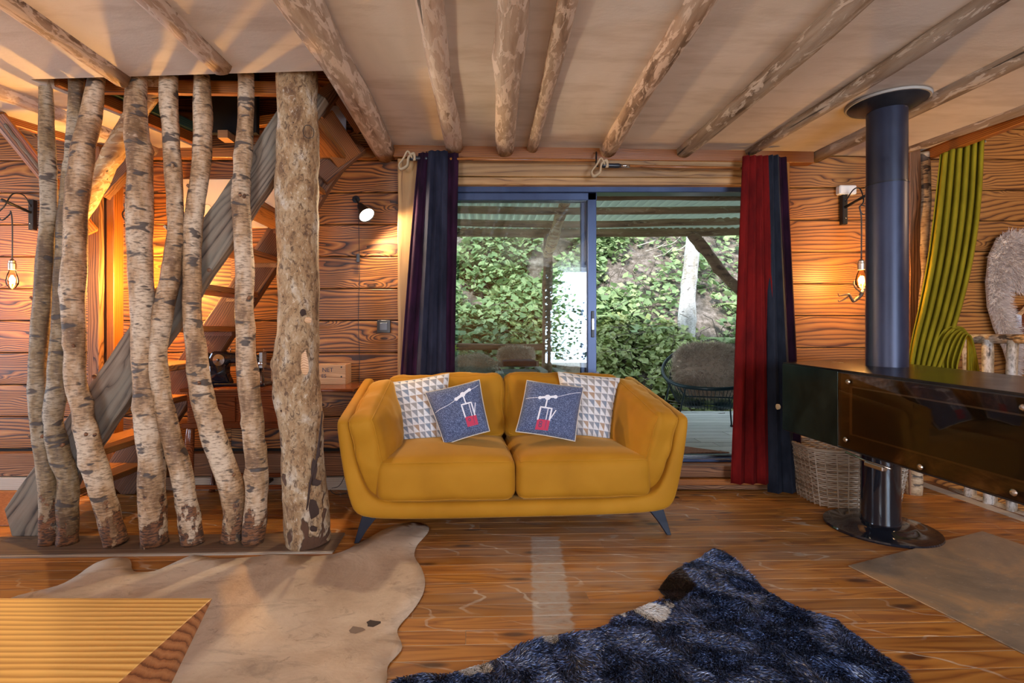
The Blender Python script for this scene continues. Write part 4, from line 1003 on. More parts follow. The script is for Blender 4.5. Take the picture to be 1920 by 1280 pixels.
# boards above the trunk post, the stair's top landing
ld = thing('stair_head_frame', W(640, 300, 3.45), 'reddish boards framing the head of the stairs beside the big log', 'frame')
board('board', W(600, 222, 3.35), W(655, 300, 3.55), .04, .20, M_orange, ld, bev=.004)
board('board', W(598, 330, 3.52), W(672, 268, 3.62), .05, .16, M_oldbrown, ld, bev=.004)
board('board', W(640, 160, 3.3), W(690, 235, 3.5), .04, .20, M_orange, ld, bev=.004)
board('board', W(600, 218, 3.3), W(640, 160, 3.3), .04, .05, M_oldbrown, ld, bev=.004)

# ------------------------------------------------------------------ sewing table and machine
tb = thing('sewing_table', (-1.62, 3.5, 0), 'dark varnished wooden sewing table with a wide top behind the birch poles', 'table')
TZ = .785
board('table_top', (-2.02, 3.50, TZ), (-.86, 3.50, TZ), .40, .022, M_mahog, tb, side=(0, 1, 0), bev=.005)
board('leaf_hinge_rail', (-1.30, 3.50, TZ - .02), (-.95, 3.50, TZ - .02), .03, .02, M_mahog, tb, side=(0, 1, 0))
cb = box('cabinet_body', (-1.99, 3.34, .53), (-1.30, 3.68, TZ - .012), M_mahog, tb, bev=.004)
for (a, b) in ((-1.97, -1.66), (-1.64, -1.35)):
    board('cabinet_panel', (a, 3.332, .655), (b, 3.332, .655), .012, .17, M_mahog, tb, bev=.004)
board('drawer_rail', (-2.02, 3.328, .545), (-1.30, 3.328, .545), .015, .035, M_mahog, tb)
for x in (-1.985, -1.335):
    for y in (3.37, 3.65):
        tube('leg', [(x, y, .53), (x + .0, y - .012, .42), (x, y, .28), (x - .0, y + .008, .12), (x, y - .015, .0)], [.026, .030, .021, .017, .022], M_mahog, tb, seg=12, n=16)
for y in (3.37, 3.65): board('stretcher', (-1.985, y, .12), (-1.335, y, .12), .02, .03, M_mahog, tb)
board('foot_pedal', (-1.80, 3.5, .10), (-1.52, 3.5, .10), .22, .02, M_blackm, tb, side=(0, 1, 0))

sm = thing('sewing_machine', W(440, 722, 3.5), 'antique black hand sewing machine standing on the dark table', 'sewing machine')
YS = 3.50; TT = TZ + .011
bx0 = W(392, 700, YS).x; bx1 = W(505, 700, YS).x
board('bed', (bx0, YS, TT + .012), (bx1, YS, TT + .012), .16, .022, M_enamel, sm, side=(0, 1, 0), bev=.006)
def poly_xz(name, pts, y0, y1, mat, par, bev=.006):
    c = Vector((sum(p[0] for p in pts) / len(pts), (y0 + y1) / 2, sum(p[1] for p in pts) / len(pts))); n = len(pts)
    V = [(p[0] - c.x, y0 - c.y, p[1] - c.z) for p in pts] + [(p[0] - c.x, y1 - c.y, p[1] - c.z) for p in pts]
    Fs = [tuple(range(n)), tuple(reversed(range(n, 2 * n)))] + [(i, n + i, n + (i + 1) % n, (i + 1) % n) for i in range(n)]
    o = mesh(name, V, Fs, mat, par, Matrix.Translation(c)); bm = bmesh.new(); bm.from_mesh(o.data); bmesh.ops.recalc_face_normals(bm, faces=bm.faces); bm.to_mesh(o.data); bm.free()
    if bev: bevel(o, bev, 2)
    return o
PX = lambda px, py: (W(px, py, YS).x, W(px, py, YS).z)
poly_xz('pillar', [PX(398, 718), PX(436, 718), PX(428, 700), PX(428, 684), PX(440, 676), PX(440, 662), PX(420, 658), PX(402, 658), PX(396, 670), PX(396, 690)], YS - .04, YS + .04, M_enamel, sm, .014)
poly_xz('arm', [PX(420, 660), PX(470, 662), PX(486, 664), PX(492, 672), PX(490, 696), PX(480, 700), PX(474, 682), PX(430, 680)], YS - .035, YS + .035, M_enamel, sm, .014)
lathe('hand_wheel', [(.0, -.010), (.045, -.010), (.052, 0), (.045, .010), (.0, .010)], M_enamel, sm, M=Matrix.Translation((PX(390, 674)[0], YS, PX(390, 674)[1])) @ Matrix.Rotation(R(90), 4, 'Y'), seg=28)
lathe('round_badge', [(.0, -.004), (.040, -.004), (.041, .0), (.0, .004)], M_nickel, sm, M=Matrix.Translation((PX(416, 674)[0], YS - .045, PX(416, 674)[1])) @ Matrix.Rotation(R(90), 4, 'X'), seg=24)
lathe('crank_hub', [(.0, -.008), (.010, -.008), (.010, .0), (.0, .004)], M_enamel, sm, M=Matrix.Translation((PX(416, 674)[0], YS - .05, PX(416, 674)[1])) @ Matrix.Rotation(R(90), 4, 'X'), seg=12)
lathe('gear_case', [(.0, -.02), (.05, -.02), (.055, .0), (.0, .012)], M_enamel, sm, M=Matrix.Translation((PX(414, 699)[0], YS - .04, PX(414, 699)[1])) @ Matrix.Rotation(R(90), 4, 'X'), seg=20)
fx, fz = PX(494, 675)
box('face_plate', (fx - .014, YS - .042, fz - .055), (fx + .014, YS + .02, fz + .060), M_nickel, sm, bev=.004)
tube('needle_bar', [(fx + .004, YS - .01, fz + .08), (fx + .004, YS - .01, TT + .03)], .0045, M_nickel, sm, seg=8)
tube('presser_bar', [(fx - .012, YS - .01, fz - .04), (fx - .012, YS - .01, TT + .035), (fx - .002, YS - .03, TT + .026)], .004, M_nickel, sm, seg=8)
lathe('tension_knob', [(.0, -.012), (.012, -.012), (.014, .0), (.0, .006)], M_nickel, sm, M=Matrix.Translation((fx, YS - .05, fz - .02)) @ Matrix.Rotation(R(90), 4, 'X'), seg=14)
tube('spool_pin', [PX(432, 660)[0:1] + (YS,) + PX(432, 660)[1:], PX(432, 650)[0:1] + (YS,) + PX(432, 650)[1:]], .003, M_nickel, sm, seg=6)

def text_mesh(name, txt, size, mat, parent, M):
    cu = bpy.data.curves.new(name, 'FONT'); cu.body = txt; cu.size = size; cu.extrude = 0.0006; cu.align_x = 'RIGHT'
    tmp = bpy.data.objects.new(name, cu); COL.objects.link(tmp); dg = bpy.context.evaluated_depsgraph_get(); dg.update()
    me = bpy.data.meshes.new_from_object(tmp.evaluated_get(dg)); COL.objects.unlink(tmp); bpy.data.objects.remove(tmp)
    me.materials.clear(); me.materials.append(mat); o = bpy.data.objects.new(name, me); lk(o, parent, M); return o
cr = thing('wooden_crate', W(600, 722, 3.62), 'small pale wooden crate with dark lettering on the sewing table, behind the trunk post', 'crate')
YB = 3.56
cx0, cx1 = W(508, 700, YB).x, W(648, 700, YB).x; z0 = TT; z1 = z0 + .142
MC = Matrix.Rotation(0, 4, 'Z')
fr_ = box('front_board', (cx0, YB, z0), (cx1, YB + .012, z1), M_crate, cr, bev=.002)
box('back_board', (cx0, YB + .14, z0), (cx1, YB + .152, z1), M_crate, cr)
for x in (cx0, cx1 - .012): box('end_board', (x, YB + .012, z0), (x + .012, YB + .14, z1), M_crate, cr)
box('bottom_board', (cx0 + .012, YB + .012, z0), (cx1 - .012, YB + .14, z0 + .01), M_crate, cr)
ink = plain('faded_blue_ink', (0.05, 0.05, 0.075), .8)
RX = Matrix.Rotation(R(90), 4, 'X')
text_mesh('crate_lettering', 'NET', .043, ink, cr, Matrix.Translation((W(625, 697, YB).x, YB - .001, W(625, 697, YB).z)) @ RX)
text_mesh('crate_lettering', 'ES', .038, ink, cr, Matrix.Translation((W(612, 708, YB).x, YB - .001, W(612, 708, YB).z)) @ RX)
for p in ((640, 688), (640, 706)): lathe('screw_hole', [(.0, -.002), (.006, -.002), (.006, .0), (.0, .0)], M_blackm, cr, M=Matrix.Translation(W(*p, YB - .001)) @ RX, seg=10)

# ------------------------------------------------------------------ wall things
pc = thing('wall_picture', W(430, 390, 3.72), 'pale beige picture with looped line drawing on the wall behind the stairs', 'picture')
a, b = W(343, 428, 3.74), W(528, 338, 3.74)
box('canvas', (a.x, 3.705, a.z), (b.x, 3.73, b.z), M_canvas, pc, bev=.003)
for k in range(5):
    c = W(352 + k * 36, 395, 3.70); tube('drawn_loop', [c + Vector((.04 * math.cos(q * math.pi / 6), 0, .05 * math.sin(q * math.pi / 6))) for q in range(13)], .0015, M_figure, pc, seg=4)
sw = thing('light_switch', W(720, 611, 3.72), 'square black light switch on the plank wall left of the door', 'switch')
a, b = W(708, 624, 3.73), W(733, 600, 3.73); box('switch_plate', (a.x, 3.705, a.z), (b.x, 3.73, b.z), M_blackp, sw, bev=.003)
a, b = W(713, 619, 3.72), W(727, 605, 3.72); box('rocker', (a.x, 3.699, a.z), (b.x, 3.706, b.z), plain('grey_blue_rocker', (.05, .065, .10), .3), sw, bev=.002)
# wall spotlight with its cord
sp = thing('wall_spotlight', W(676, 385, 3.7), 'small black wall spotlight, lit, on the planks beside the door post', 'lamp')
hc = W(684, 398, 3.60); dv = Vector((.55, -.45, -.72)).normalized()
def aimM(loc, d): 
    q = d.to_track_quat('Z', 'Y').to_matrix().to_4x4(); q.translation = loc; return q
lathe('shade', [(.0, -.085), (.022, -.085), (.030, -.06), (.036, -.02), (.062, .035), (.058, .036), (.030, -.02), (.0, -.03)], M_blackm, sp, M=aimM(hc, dv), seg=24)
lathe('lit_bulb_face', [(.0, .020), (.040, .018), (.054, .030), (.0, .034)], M_lampface, sp, M=aimM(hc, dv), seg=24)
tube('bracket_arm', [W(668, 374, 3.72), W(670, 378, 3.68), hc - dv * .08], .008, M_blackm, sp, seg=8)
lathe('wall_plate', [(.0, 0), (.028, 0), (.028, .012), (.0, .014)], M_blackm, sp, M=Matrix.Translation(W(668, 374, 3.728)) @ Matrix.Rotation(R(90), 4, 'X'), seg=18)
light('wall_spotlight_light', 'SPOT', hc + dv * .055, 48, (1.0, .78, .50), aimM(Vector(), -dv).to_euler(), spot_size=R(168), spot_blend=.35, shadow_soft_size=.03)
cd = thing('lamp_cord', W(673, 480, 3.72), 'thin dark lamp cord with an inline switch hanging down the plank wall', 'cord')
tube('cord', [W(672, 392, 3.715), W(673, 440, 3.72), W(674, 520, 3.72), W(672, 600, 3.722), W(674, 680, 3.722), W(671, 760, 3.722), W(660, 850, 3.70), W(640, 905, 3.5), W(622, 915, 3.62)], .0022, M_blackm, cd, seg=5, n=50)
a, b = W(669, 492, 3.72), W(675, 476, 3.72); box('inline_switch', (a.x, 3.705, a.z), (b.x, 3.725, b.z), M_blackp, cd, bev=.003)
fc = tube('floor_cable', [FL(648, 905), FL(628, 908), FL(618, 916), FL(628, 927), FL(650, 926)], .003, M_blackm, seg=5, n=20); tag(fc, 'thin dark cable looping on the floor at the sofa end', 'cable')
fc.location.z = .004

def bulb_lamp(px_plate, label, grp, arm_dx=0, bx=None, big=1.0, energy=30, y=3.735, arm_len=.26, col=(1.0, .55, .17), plate_y=(376, 432)):
    xp = (px_plate - CX) / F_PX * y; zt = W(0, plate_y[0], y).z; zb = W(0, plate_y[1], y).z
    t = thing('bracket_lamp', (xp, y, zt), label, 'lamp', grp)
    box('wall_plate', (xp - .018, y - .040, zb), (xp + .018, y, zt), M_blackm, t, bev=.003)
    for q in (.2, .8): lathe('plate_screw', [(.0, 0), (.005, 0), (.005, .003), (.0, .004)], M_nickel, t, M=Matrix.Translation((xp, y - .040, zb + (zt - zb) * q)) @ RX, seg=8)
    za = zt - .09; ye = y - arm_len
    tube('arm', [(xp, y - .03, za - .01), (xp, ye, za + .03)], .010, M_blackm, t, seg=10)
    bxw = bx if bx is not None else xp; yb = ye + .015; zl = 1.545
    tube('cable', [(xp, y - .03, za + .02), (xp + .01, y - .10, za + .10), (xp, ye + .08, za + .09), (xp - .01, ye + .03, za - .01), (xp - .045, ye + .02, za - .06), (xp - .02, ye + .02, za - .11), (xp + .035, ye + .02, za - .07), (bxw - .01, yb, za - .05), (bxw, yb, za - .14), (bxw, yb, zl + .14)], .0045, M_blackp, t, seg=6, n=60)
    lathe('socket', [(.0, 0), (.023, 0), (.024, .045), (.020, .05), (.020, .062), (.008, .075), (.0, .078)], M_socket, t, (bxw, yb, zl + .065), seg=20)
    s = big
    lathe('bulb_glass', [(.0, -.068 * s), (.018 * s, -.062 * s), (.034 * s, -.035 * s), (.036 * s, -.010 * s), (.028 * s, .030 * s), (.017, .060), (.015, .07)], M_bulbglass, t, (bxw, yb, zl), seg=24)
    tube('filament', [(bxw - .008 * s, yb, zl - .03), (bxw - .006, yb, zl + .02), (bxw, yb, zl - .03), (bxw + .006, yb, zl + .02), (bxw + .008 * s, yb, zl - .03)], .0028 * s, M_fil, t, seg=6, n=20)
    light('bracket_lamp_light', 'POINT', (bxw, yb, zl - .005), energy, col, shadow_soft_size=.022)
    return t, Vector((bxw, yb, zl)), za, ye
GB = 'filament bulb bracket lamps on the plank walls'
bulb_lamp(66, 'leftmost black bracket lamp with bare filament bulb, lit, on the plank wall', GB, bx=-3.31, energy=42)
bulb_lamp(284, 'black bracket lamp with filament bulb behind the thickest birch pole', GB, bx=-2.38, big=1.5, energy=120)
tl, bp, za, ye = bulb_lamp(1578, 'black bracket lamp with filament bulb beside the stove flue, right of the door', GB, bx=2.665, energy=24, plate_y=(366, 422))
tag(bpy.context.scene.objects[tl.name], None)
rp = thing('yarn_hank', (2.70, 3.50, 1.95), 'twisted grey yarn hank hanging from the lamp arm beside the flue', 'yarn')
for k in range(4):
    tube('yarn_strand', [(2.715 + .006 * math.sin(i * 1.3 + k), 3.49 + .006 * math.cos(i * 1.7 + k), 2.03 - i * .032) for i in range(8)], .007, M_stone, rp, seg=6, n=24)
sd = box('smoke_detector', W(1566, 367, 3.735) - Vector((0, .05, 0)), W(1598, 350, 3.735), M_whitep, bev=.008)
tag(sd, 'small white alarm box on top of the right wall lamp bracket', 'alarm')

# figurine clinging to the bulb: one skinned body
def skinned(name, verts, edges, radii, mat, M, sub=2):
    me = bpy.data.meshes.new(name); me.from_pydata([tuple(v) for v in verts], edges, []); o = bpy.data.objects.new(name, me); lk(o, None, M)
    sk = o.modifiers.new('skin', 'SKIN'); 
    if not me.skin_vertices: 
        pass
    for i, r in enumerate(radii): me.skin_vertices[0].data[i].radius = (r, r)
    me.skin_vertices[0].data[0].use_root = True
    subd(o, sub); dg = bpy.context.evaluated_depsgraph_get(); dg.update()
    m2 = bpy.data.meshes.new_from_object(o.evaluated_get(dg)); o.modifiers.clear(); o.data = m2; m2.materials.clear(); m2.materials.append(mat)
    m2.polygons.foreach_set('use_smooth', [True] * len(m2.polygons)); return o
B = bp + Vector((0, -.02, -.078))
def w3(px, py, dy=0.0): return W(px, py, B.y + dy) - B
fv = [w3(1606, 560), w3(1612, 556), w3(1616, 551), w3(1620, 545, .0), w3(1622, 539),       # pelvis, waist, chest, neck, head
      w3(1613, 547, -.012), w3(1604, 540, -.02), w3(1600, 531, -.02), w3(1602, 526, -.015),   # near arm
      w3(1615, 547, .014), w3(1622, 536, .035), w3(1620, 528, .04),                          # far arm
      w3(1600, 566, -.012), w3(1592, 551, -.014), w3(1582, 553, -.014), w3(1573, 555, -.012), w3(1571, 549, -.012),   # near leg
      w3(1600, 566, .012), w3(1594, 553, .012), w3(1583, 561, .014), w3(1573, 566, .014), w3(1571, 562, .014)]
fe = [(0,1),(1,2),(2,3),(3,4),(2,5),(5,6),(6,7),(7,8),(2,9),(9,10),(10,11),(0,12),(12,13),(13,14),(14,15),(15,16),(0,17),(17,18),(18,19),(19,20),(20,21)]
frad = [.013,.012,.014,.006,.013,.006,.005,.004,.004,.006,.005,.004,.010,.008,.006,.004,.003,.010,.008,.006,.004,.003]
try:
    fg = skinned('climber_figurine', fv, fe, frad, M_figure, Matrix.Translation(B)); tag(fg, 'small dark climber figurine clinging to the bulb beside the stove flue', 'figurine')
except Exception as e: print('figurine', e)

# ------------------------------------------------------------------ curtain rods (old ski poles) and curtains
def skipole(p_h, p_e, label, strap=True):
    p_h, p_e = Vector(p_h), Vector(p_e); d = (p_e - p_h).normalized()
    t = thing('ski_pole_rod', p_h, label, 'curtain rod', 'old ski poles used as curtain rods')
    tube('shaft', [p_h + d * .13, p_e], .011, M_bamboo, t, seg=10)
    tube('handle', [p_h, p_h + d * .02, p_h + d * .06, p_h + d * .12, p_h + d * .14], [.014, .019, .016, .018, .012], M_blackp, t, seg=12)
    tube('ferrule', [p_h + d * .14, p_h + d * .20], .0125, M_nickel, t, seg=10)
    a = p_h + Vector((-.0, -.012, 0))
    tube('wrist_strap', [a + Vector((.02, 0, .0)), a + Vector((-.01, -.01, .045)), a + Vector((-.04, 0, .0)), a + Vector((-.075, 0, -.05)), a + Vector((-.06, -.01, -.085)), a + Vector((-.015, 0, -.055)), a + Vector((-.005, 0, .0)), a + Vector((.03, 0, .03)), a + Vector((.035, 0, -.02))], .0075, M_leather, t, seg=6, n=40, squash=2.0)
    return t
skipole(W(768, 297, 3.58), W(1116, 301, 3.58), 'old ski pole with black grip serving as left curtain rod')
skipole(W(1128, 310, 3.58), W(1408, 316, 3.58), 'old ski pole with black grip serving as right curtain rod')
for k, px in enumerate((800, 1118, 1404)):
    tube('rod_hook', [W(px, 285, 3.66), W(px, 290, 3.60), W(px, 308, 3.575), W(px + 3, 312, 3.60)], .006, M_blackm, tr, seg=6, n=10)

def curtain(thg, name, top, bot, z1, z0, Y, mat, folds, amp, off=0.0, seed=0, th=.004, ny=28, nper=12, flare=1.0, depth_dir=None, key=None):
    """pleated cloth panel; top/bot = (x left, x right) in metres"""
    nx = folds * nper; V = []; Fs = []
    for j in range(ny + 1):
        t = j / ny; z = z1 + (z0 - z1) * t
        e = t if key is None else key(t)
        xl = top[0] + (bot[0] - top[0]) * e; xr = top[1] + (bot[1] - top[1]) * e
        for i in range(nx + 1):
            s = i / nx; ph = s * folds * 2 * math.pi + off + .5 * mnoise.noise(Vector((s * 3 + seed, t * 1.2, 0)))
            a = amp * (0.65 + .35 * t) * (1 + .5 * mnoise.noise(Vector((s * folds + seed, t * 2, 3))))
            x = xl + (xr - xl) * s + a * .35 * math.sin(2 * ph); y = Y + a * math.sin(ph)
            V.append(Vector((x, y, z)))
    for j in range(ny):
        for i in range(nx): q = j * (nx + 1) + i; Fs.append((q, q + 1, q + nx + 2, q + nx + 1))
    o = mesh(name, V and [v - Vector((0, 0, 0)) for v in V], Fs, mat, thg, Matrix.Identity(4), smooth=True)
    m = o.modifiers.new('thickness', 'SOLIDIFY'); m.thickness = th; return o
kx = lambda px, Y=3.55: (px - CX) / F_PX * Y
lc = thing('curtain', (kx(815), 3.56, 0), 'long dark plum and slate curtain hanging left of the glass door', 'curtain', 'curtains at the glass door')
curtain(lc, 'plum_panel', (kx(783), kx(812)), (kx(748), kx(785)), 2.46, .02, 3.565, M_purple, 2, .022, .4, 1, key=lambda t: min(1, t * 1.5) ** .9)
curtain(lc, 'slate_panel', (kx(803), kx(838)), (kx(778), kx(834)), 2.465, .02, 3.54, M_slate, 3, .020, 1.0, 2, key=lambda t: min(1, t * 1.5))
curtain(lc, 'plum_panel', (kx(832), kx(860)), (kx(830), kx(850)), 2.46, .02, 3.57, M_purple, 2, .022, 2.0, 3, key=lambda t: min(1, t * 1.3))
rc = thing('curtain', (kx(1430), 3.56, 0), 'long red velvet curtain with ink-blue and plum sides hanging right of the glass door', 'curtain', 'curtains at the glass door')
curtain(rc, 'red_panel', (kx(1392), kx(1440)), (kx(1368), kx(1462)), 2.43, .09, 3.54, M_red, 4, .022, .6, 5)
curtain(rc, 'ink_panel', (kx(1438), kx(1458)), (kx(1440), kx(1492)), 2.43, .03, 3.53, M_inky, 2, .024, 1.6, 6, key=lambda t: t ** 1.2)
curtain(rc, 'plum_panel', (kx(1454), kx(1477)), (kx(1474), kx(1508)), 2.43, .12, 3.57, M_purple, 2, .022, .2, 7)

# ------------------------------------------------------------------ wood stove
SX, SY = 2.385, 2.975
sv = thing('wood_stove', (SX, SY, 0), 'long black steel wood stove on a round pedestal with a tall flue to the ceiling', 'stove')
ztop = lambda Y: .957 + (Y - 1.85) * .026
P0, P1, PN = Vector((1.865, 3.08)), Vector((1.915, 2.66)), Vector((2.075, 1.42))
foot = [P0, P1, PN, Vector((2.62, 1.45)), Vector((2.56, 2.99)), Vector((2.60, 3.36))]
def stove_solid(name, poly, dz0, dz1, mat, bev=.004):
    n = len(poly); c = Vector((SX, SY - .6, .75))
    V = [Vector((p.x, p.y, ztop(p.y) + dz0)) - c for p in poly] + [Vector((p.x, p.y, ztop(p.y) + dz1)) - c for p in poly]
    Fs = [tuple(range(n)), tuple(reversed(range(n, 2 * n)))] + [(i, n + i, n + (i + 1) % n, (i + 1) % n) for i in range(n)]
    o = mesh(name, V, Fs, mat, sv, Matrix.Translation(c)); bm = bmesh.new(); bm.from_mesh(o.data); bmesh.ops.recalc_face_normals(bm, faces=bm.faces); bm.to_mesh(o.data); bm.free()
    bevel(o, bev, 2); return o
stove_solid('body', foot, -.42, -.010, M_stove)
stove_solid('top_plate', foot, -.012, 0.0, M_stovetop, .002)
def face_panel(name, a, b, s0, s1, h0, h1, off, th, mat, bev=.002, par=None):
    """panel lying on the vertical face a->b: s along the face (m), h below the top (m)"""
    d = (b - a).normalized(); nrm = Vector((d.y, -d.x)); nrm = nrm if nrm.x < 0 else -nrm
    V = []
    for o_ in (off, off + th):
        for (s, h) in ((s0, h1), (s1, h1), (s1, h0), (s0, h0)):
            p = a + d * s + nrm * o_; V.append(Vector((p.x, p.y, ztop(p.y) - h)))
    c = sum(V, Vector()) / 8
    o = mesh(name, [v - c for v in V], [(0, 1, 2, 3), (7, 6, 5, 4), (0, 4, 5, 1), (1, 5, 6, 2), (2, 6, 7, 3), (3, 7, 4, 0)], mat, par or sv, Matrix.Translation(c))
    bm = bmesh.new(); bm.from_mesh(o.data); bmesh.ops.recalc_face_normals(bm, faces=bm.faces); bm.to_mesh(o.data); bm.free()
    if bev: bevel(o, bev, 1)
    return o
L1 = (PN - P1).length
face_panel('side_panel', P0, P1, .004, (P1 - P0).length - .004, .010, .415, .002, .006, M_panel)
face_panel('firebox_back', P1, PN, .012, L1 - .01, .016, .405, .001, .004, M_soot, 0)
face_panel('firebox_opening', P1, PN, .085, L1 - .10, .085, .325, .004, .003, plain('soot_black', (.004, .003, .003), .7), 0)
face_panel('window_trim', P1, PN, .070, .085, .078, .332, .005, .004, plain('rusted_trim', (.20, .11, .05), .5), 0)
face_panel('window_trim', P1, PN, .070, L1 - .09, .078, .085, .005, .004, plain('grey_trim', (.20, .18, .15), .4), 0)
face_panel('window_trim', P1, PN, .070, L1 - .09, .325, .333, .005, .004, plain('brown_trim', (.13, .08, .04), .5), 0)
face_panel('glass_pane', P1, PN, .010, L1 - .008, .016, .405, .016, .006, M_stoveglass, 0)
dF = (PN - P1).normalized(); nF = Vector((dF.y, -dF.x)); nF = nF if nF.x < 0 else -nF
for (s, h) in ((.075, .055), (.060, .360), (.83, .050), (.80, .375), (.45, .385)):
    p = P1 + dF * s + nF * .022; q = Vector((nF.x, nF.y, 0)).to_track_quat('Z', 'Y').to_matrix().to_4x4(); q.translation = Vector((p.x, p.y, ztop(p.y) - h))
    lathe('screw', [(.0, 0), (.013, 0), (.013, .003), (.009, .007), (.0, .008)], M_chrome, sv, M=q, seg=18)
# door latch and lever under the front edge
pa = P1 + dF * .18; pb = P1 + dF * .30; pc_ = P1 + dF * .05
tube('latch_rod', [(pc_.x - .01, pc_.y, ztop(pc_.y) - .428), (pa.x - .015, pa.y, ztop(pa.y) - .440), (pb.x - .01, pb.y, ztop(pb.y) - .440)], .006, M_nickel, sv, seg=8)
board('latch_handle', (pa.x - .02, pa.y, ztop(pa.y) - .448), (pb.x - .02, pb.y + .02, ztop(pb.y) - .448), .03, .022, M_chrome, sv, bev=.004)
lathe('pedestal', [(.0, .012), (.104, .012), (.100, .05), (.098, .09), (.098, .56), (.0, .56)], M_enamel, sv, (SX, SY, 0), seg=48)
lathe('base_plate', [(.0, 0), (.285, 0), (.288, .008), (.284, .016), (.19, .020), (.165, .036), (.135, .044), (.0, .044)], M_enamel, sv, (SX, SY, 0), seg=64)
FX, FY = 2.33, 2.86
lathe('flue_pipe', [(.0, .96), (.102, .96), (.098, .975), (.098, 2.03), (.0, 2.03)], M_flue, sv, (FX, FY, 0), seg=48)
lathe('flue_pipe', [(.0, 2.02), (.096, 2.02), (.096, 2.50), (.0, 2.50)], steel('upper_flue_steel', (.008, .010, .024), (.018, .022, .044), .38, .35), sv, (FX, FY, 0), seg=48)
lathe('flue_seam', [(.0, 2.022), (.1, 2.022), (.1, 2.030), (.0, 2.030)], M_stove, sv, (FX, FY, 0), seg=48)
lathe('ceiling_rosette', [(.098, 2.445), (.112, 2.450), (.135, 2.465), (.180, 2.480), (.187, 2.488), (.184, 2.500), (.0, 2.502)], M_stove, sv, (FX, FY, 0), seg=48)
lathe('rosette_seal', [(.0, 2.488), (.196, 2.488), (.200, 2.500), (.0, 2.503)], M_stone, sv, (FX, FY, 0), seg=40)
# brass-yellow knob at the far end
lathe('end_knob', [(.0, 0), (.016, 0), (.018, .012), (.0, .016)], M_leather, sv, M=Matrix.Translation((P0.x - .012, P0.y + .02, ztop(P0.y) - .28)) @ Matrix.Rotation(R(-90), 4, 'Y'), seg=14)

# hearth sheet on the floor
hp = [(1.84, 2.497), (2.94, 2.92), (3.20, 1.7), (2.16, 1.05)]
ho = prism('hearth_plate', hp[::-1], .0005, .007, M_hearth, bev=.002); tag(ho, 'large mottled brown-grey hearth sheet lying on the floor before the stove', 'hearth plate')

# wicker basket behind the stove's foot
bk0 = Vector((2.545, 3.47, 0)); wb = thing('wicker_basket', bk0, 'grey wicker log basket on the floor behind the stove pedestal', 'basket')
bx_, by_ = .30, .20
def ring(z, s, k, N=68):
    P = []
    for i in range(N):
        a = 2 * math.pi * i / N; c, s_ = math.cos(a), math.sin(a)
        q = (abs(c) ** 4 + abs(s_) ** 4) ** -.25; w = .007 * (1 if (i + k) % 2 else -1)
        P.append(bk0 + Vector(((bx_ * s * q + w) * c, (by_ * s * q + w) * s_, z)))
    return P
V = []; Fs = []; NR = 27; N = 68
for k in range(NR):                         # woven rows: each a closed wavy rod
    z = .012 + k * .0138; s = .93 + .20 * k / NR; P = ring(z, s, k, N); b = len(V)
    for i in range(N):
        t = (P[(i + 1) % N] - P[i - 1]).normalized(); o = Vector((P[i] - bk0).to_tuple()); o.z = 0; o.normalize()
        for j in range(4): a = j * math.pi / 2 + .4; V.append(P[i] - bk0 + o * math.cos(a) * .0052 + Vector((0, 0, math.sin(a) * .0066)))
    for i in range(N):
        for j in range(4): Fs.append((b + i * 4 + j, b + ((i + 1) % N) * 4 + j, b + ((i + 1) % N) * 4 + (j + 1) % 4, b + i * 4 + (j + 1) % 4))
mesh('woven_wall', V, Fs, M_wicker, wb, Matrix.Translation(bk0), smooth=True, kind='stuff')
V = []; Fs = []
for i in range(0, N, 2):
    a = 2 * math.pi * (i + .5) / N; c, s_ = math.cos(a), math.sin(a); q = (abs(c) ** 4 + abs(s_) ** 4) ** -.25
    p0 = Vector((bx_ * .93 * q * c, by_ * .93 * q * s_, .0)); p1 = Vector((bx_ * 1.13 * q * c, by_ * 1.13 * q * s_, .385)); vv, ff = tube_data([p0, p1], .0045, 6); b = len(V); V += vv; Fs += [tuple(x + b for x in f) for f in ff]
mesh('uprights', V, Fs, M_wicker, wb, Matrix.Translation(bk0), kind='stuff')
rim = []
for j in range(2): rim = [bk0 + Vector((p.x - bk0.x, p.y - bk0.y, .388)) for p in ring(.388, 1.13, 0, N)]
tube('rim', rim + rim[:2], .012, M_wicker, wb, seg=8)
prism('bottom', [(bk0.x + bx_ * .9 * math.cos(a * .314) * (abs(math.cos(a * .314)) ** 4 + abs(math.sin(a * .314)) ** 4) ** -.25, bk0.y + by_ * .9 * math.sin(a * .314) * (abs(math.cos(a * .314)) ** 4 + abs(math.sin(a * .314)) ** 4) ** -.25) for a in range(20)], .004, .012, M_wicker, wb)

# ------------------------------------------------------------------ right-hand side: posts, green curtain, birch railing, fur wing
t = thing('timber_stud', (3.10, 3.62, 0), 'dark reddish squared post behind the flue, right of the lamp', 'post')
board('post', W(1703, 640, 3.62) * Vector((1, 1, 0)) if False else Vector((3.115, 3.62, 0)), (3.115, 3.62, 2.50), .11, .085, M_oldbrown, t, rough=.006)
t = thing('birch_post', (3.19, 3.60, 0), 'single birch post standing beside the green curtain', 'post')
tube('bark_trunk', [(3.12, 3.60, 0), (3.13, 3.60, .6), (3.155, 3.60, 1.2), (3.175, 3.60, 1.7), (3.20, 3.60, 2.1), (3.195, 3.60, 2.47)][::1], [.055, .050, .046, .045, .043, .040], birch('orange_birch_bark', base=(.52, .36, .20), alt=(.36, .20, .09), foot=False), t, seg=18, n=40, jit=.12, seed=31, knots=7)

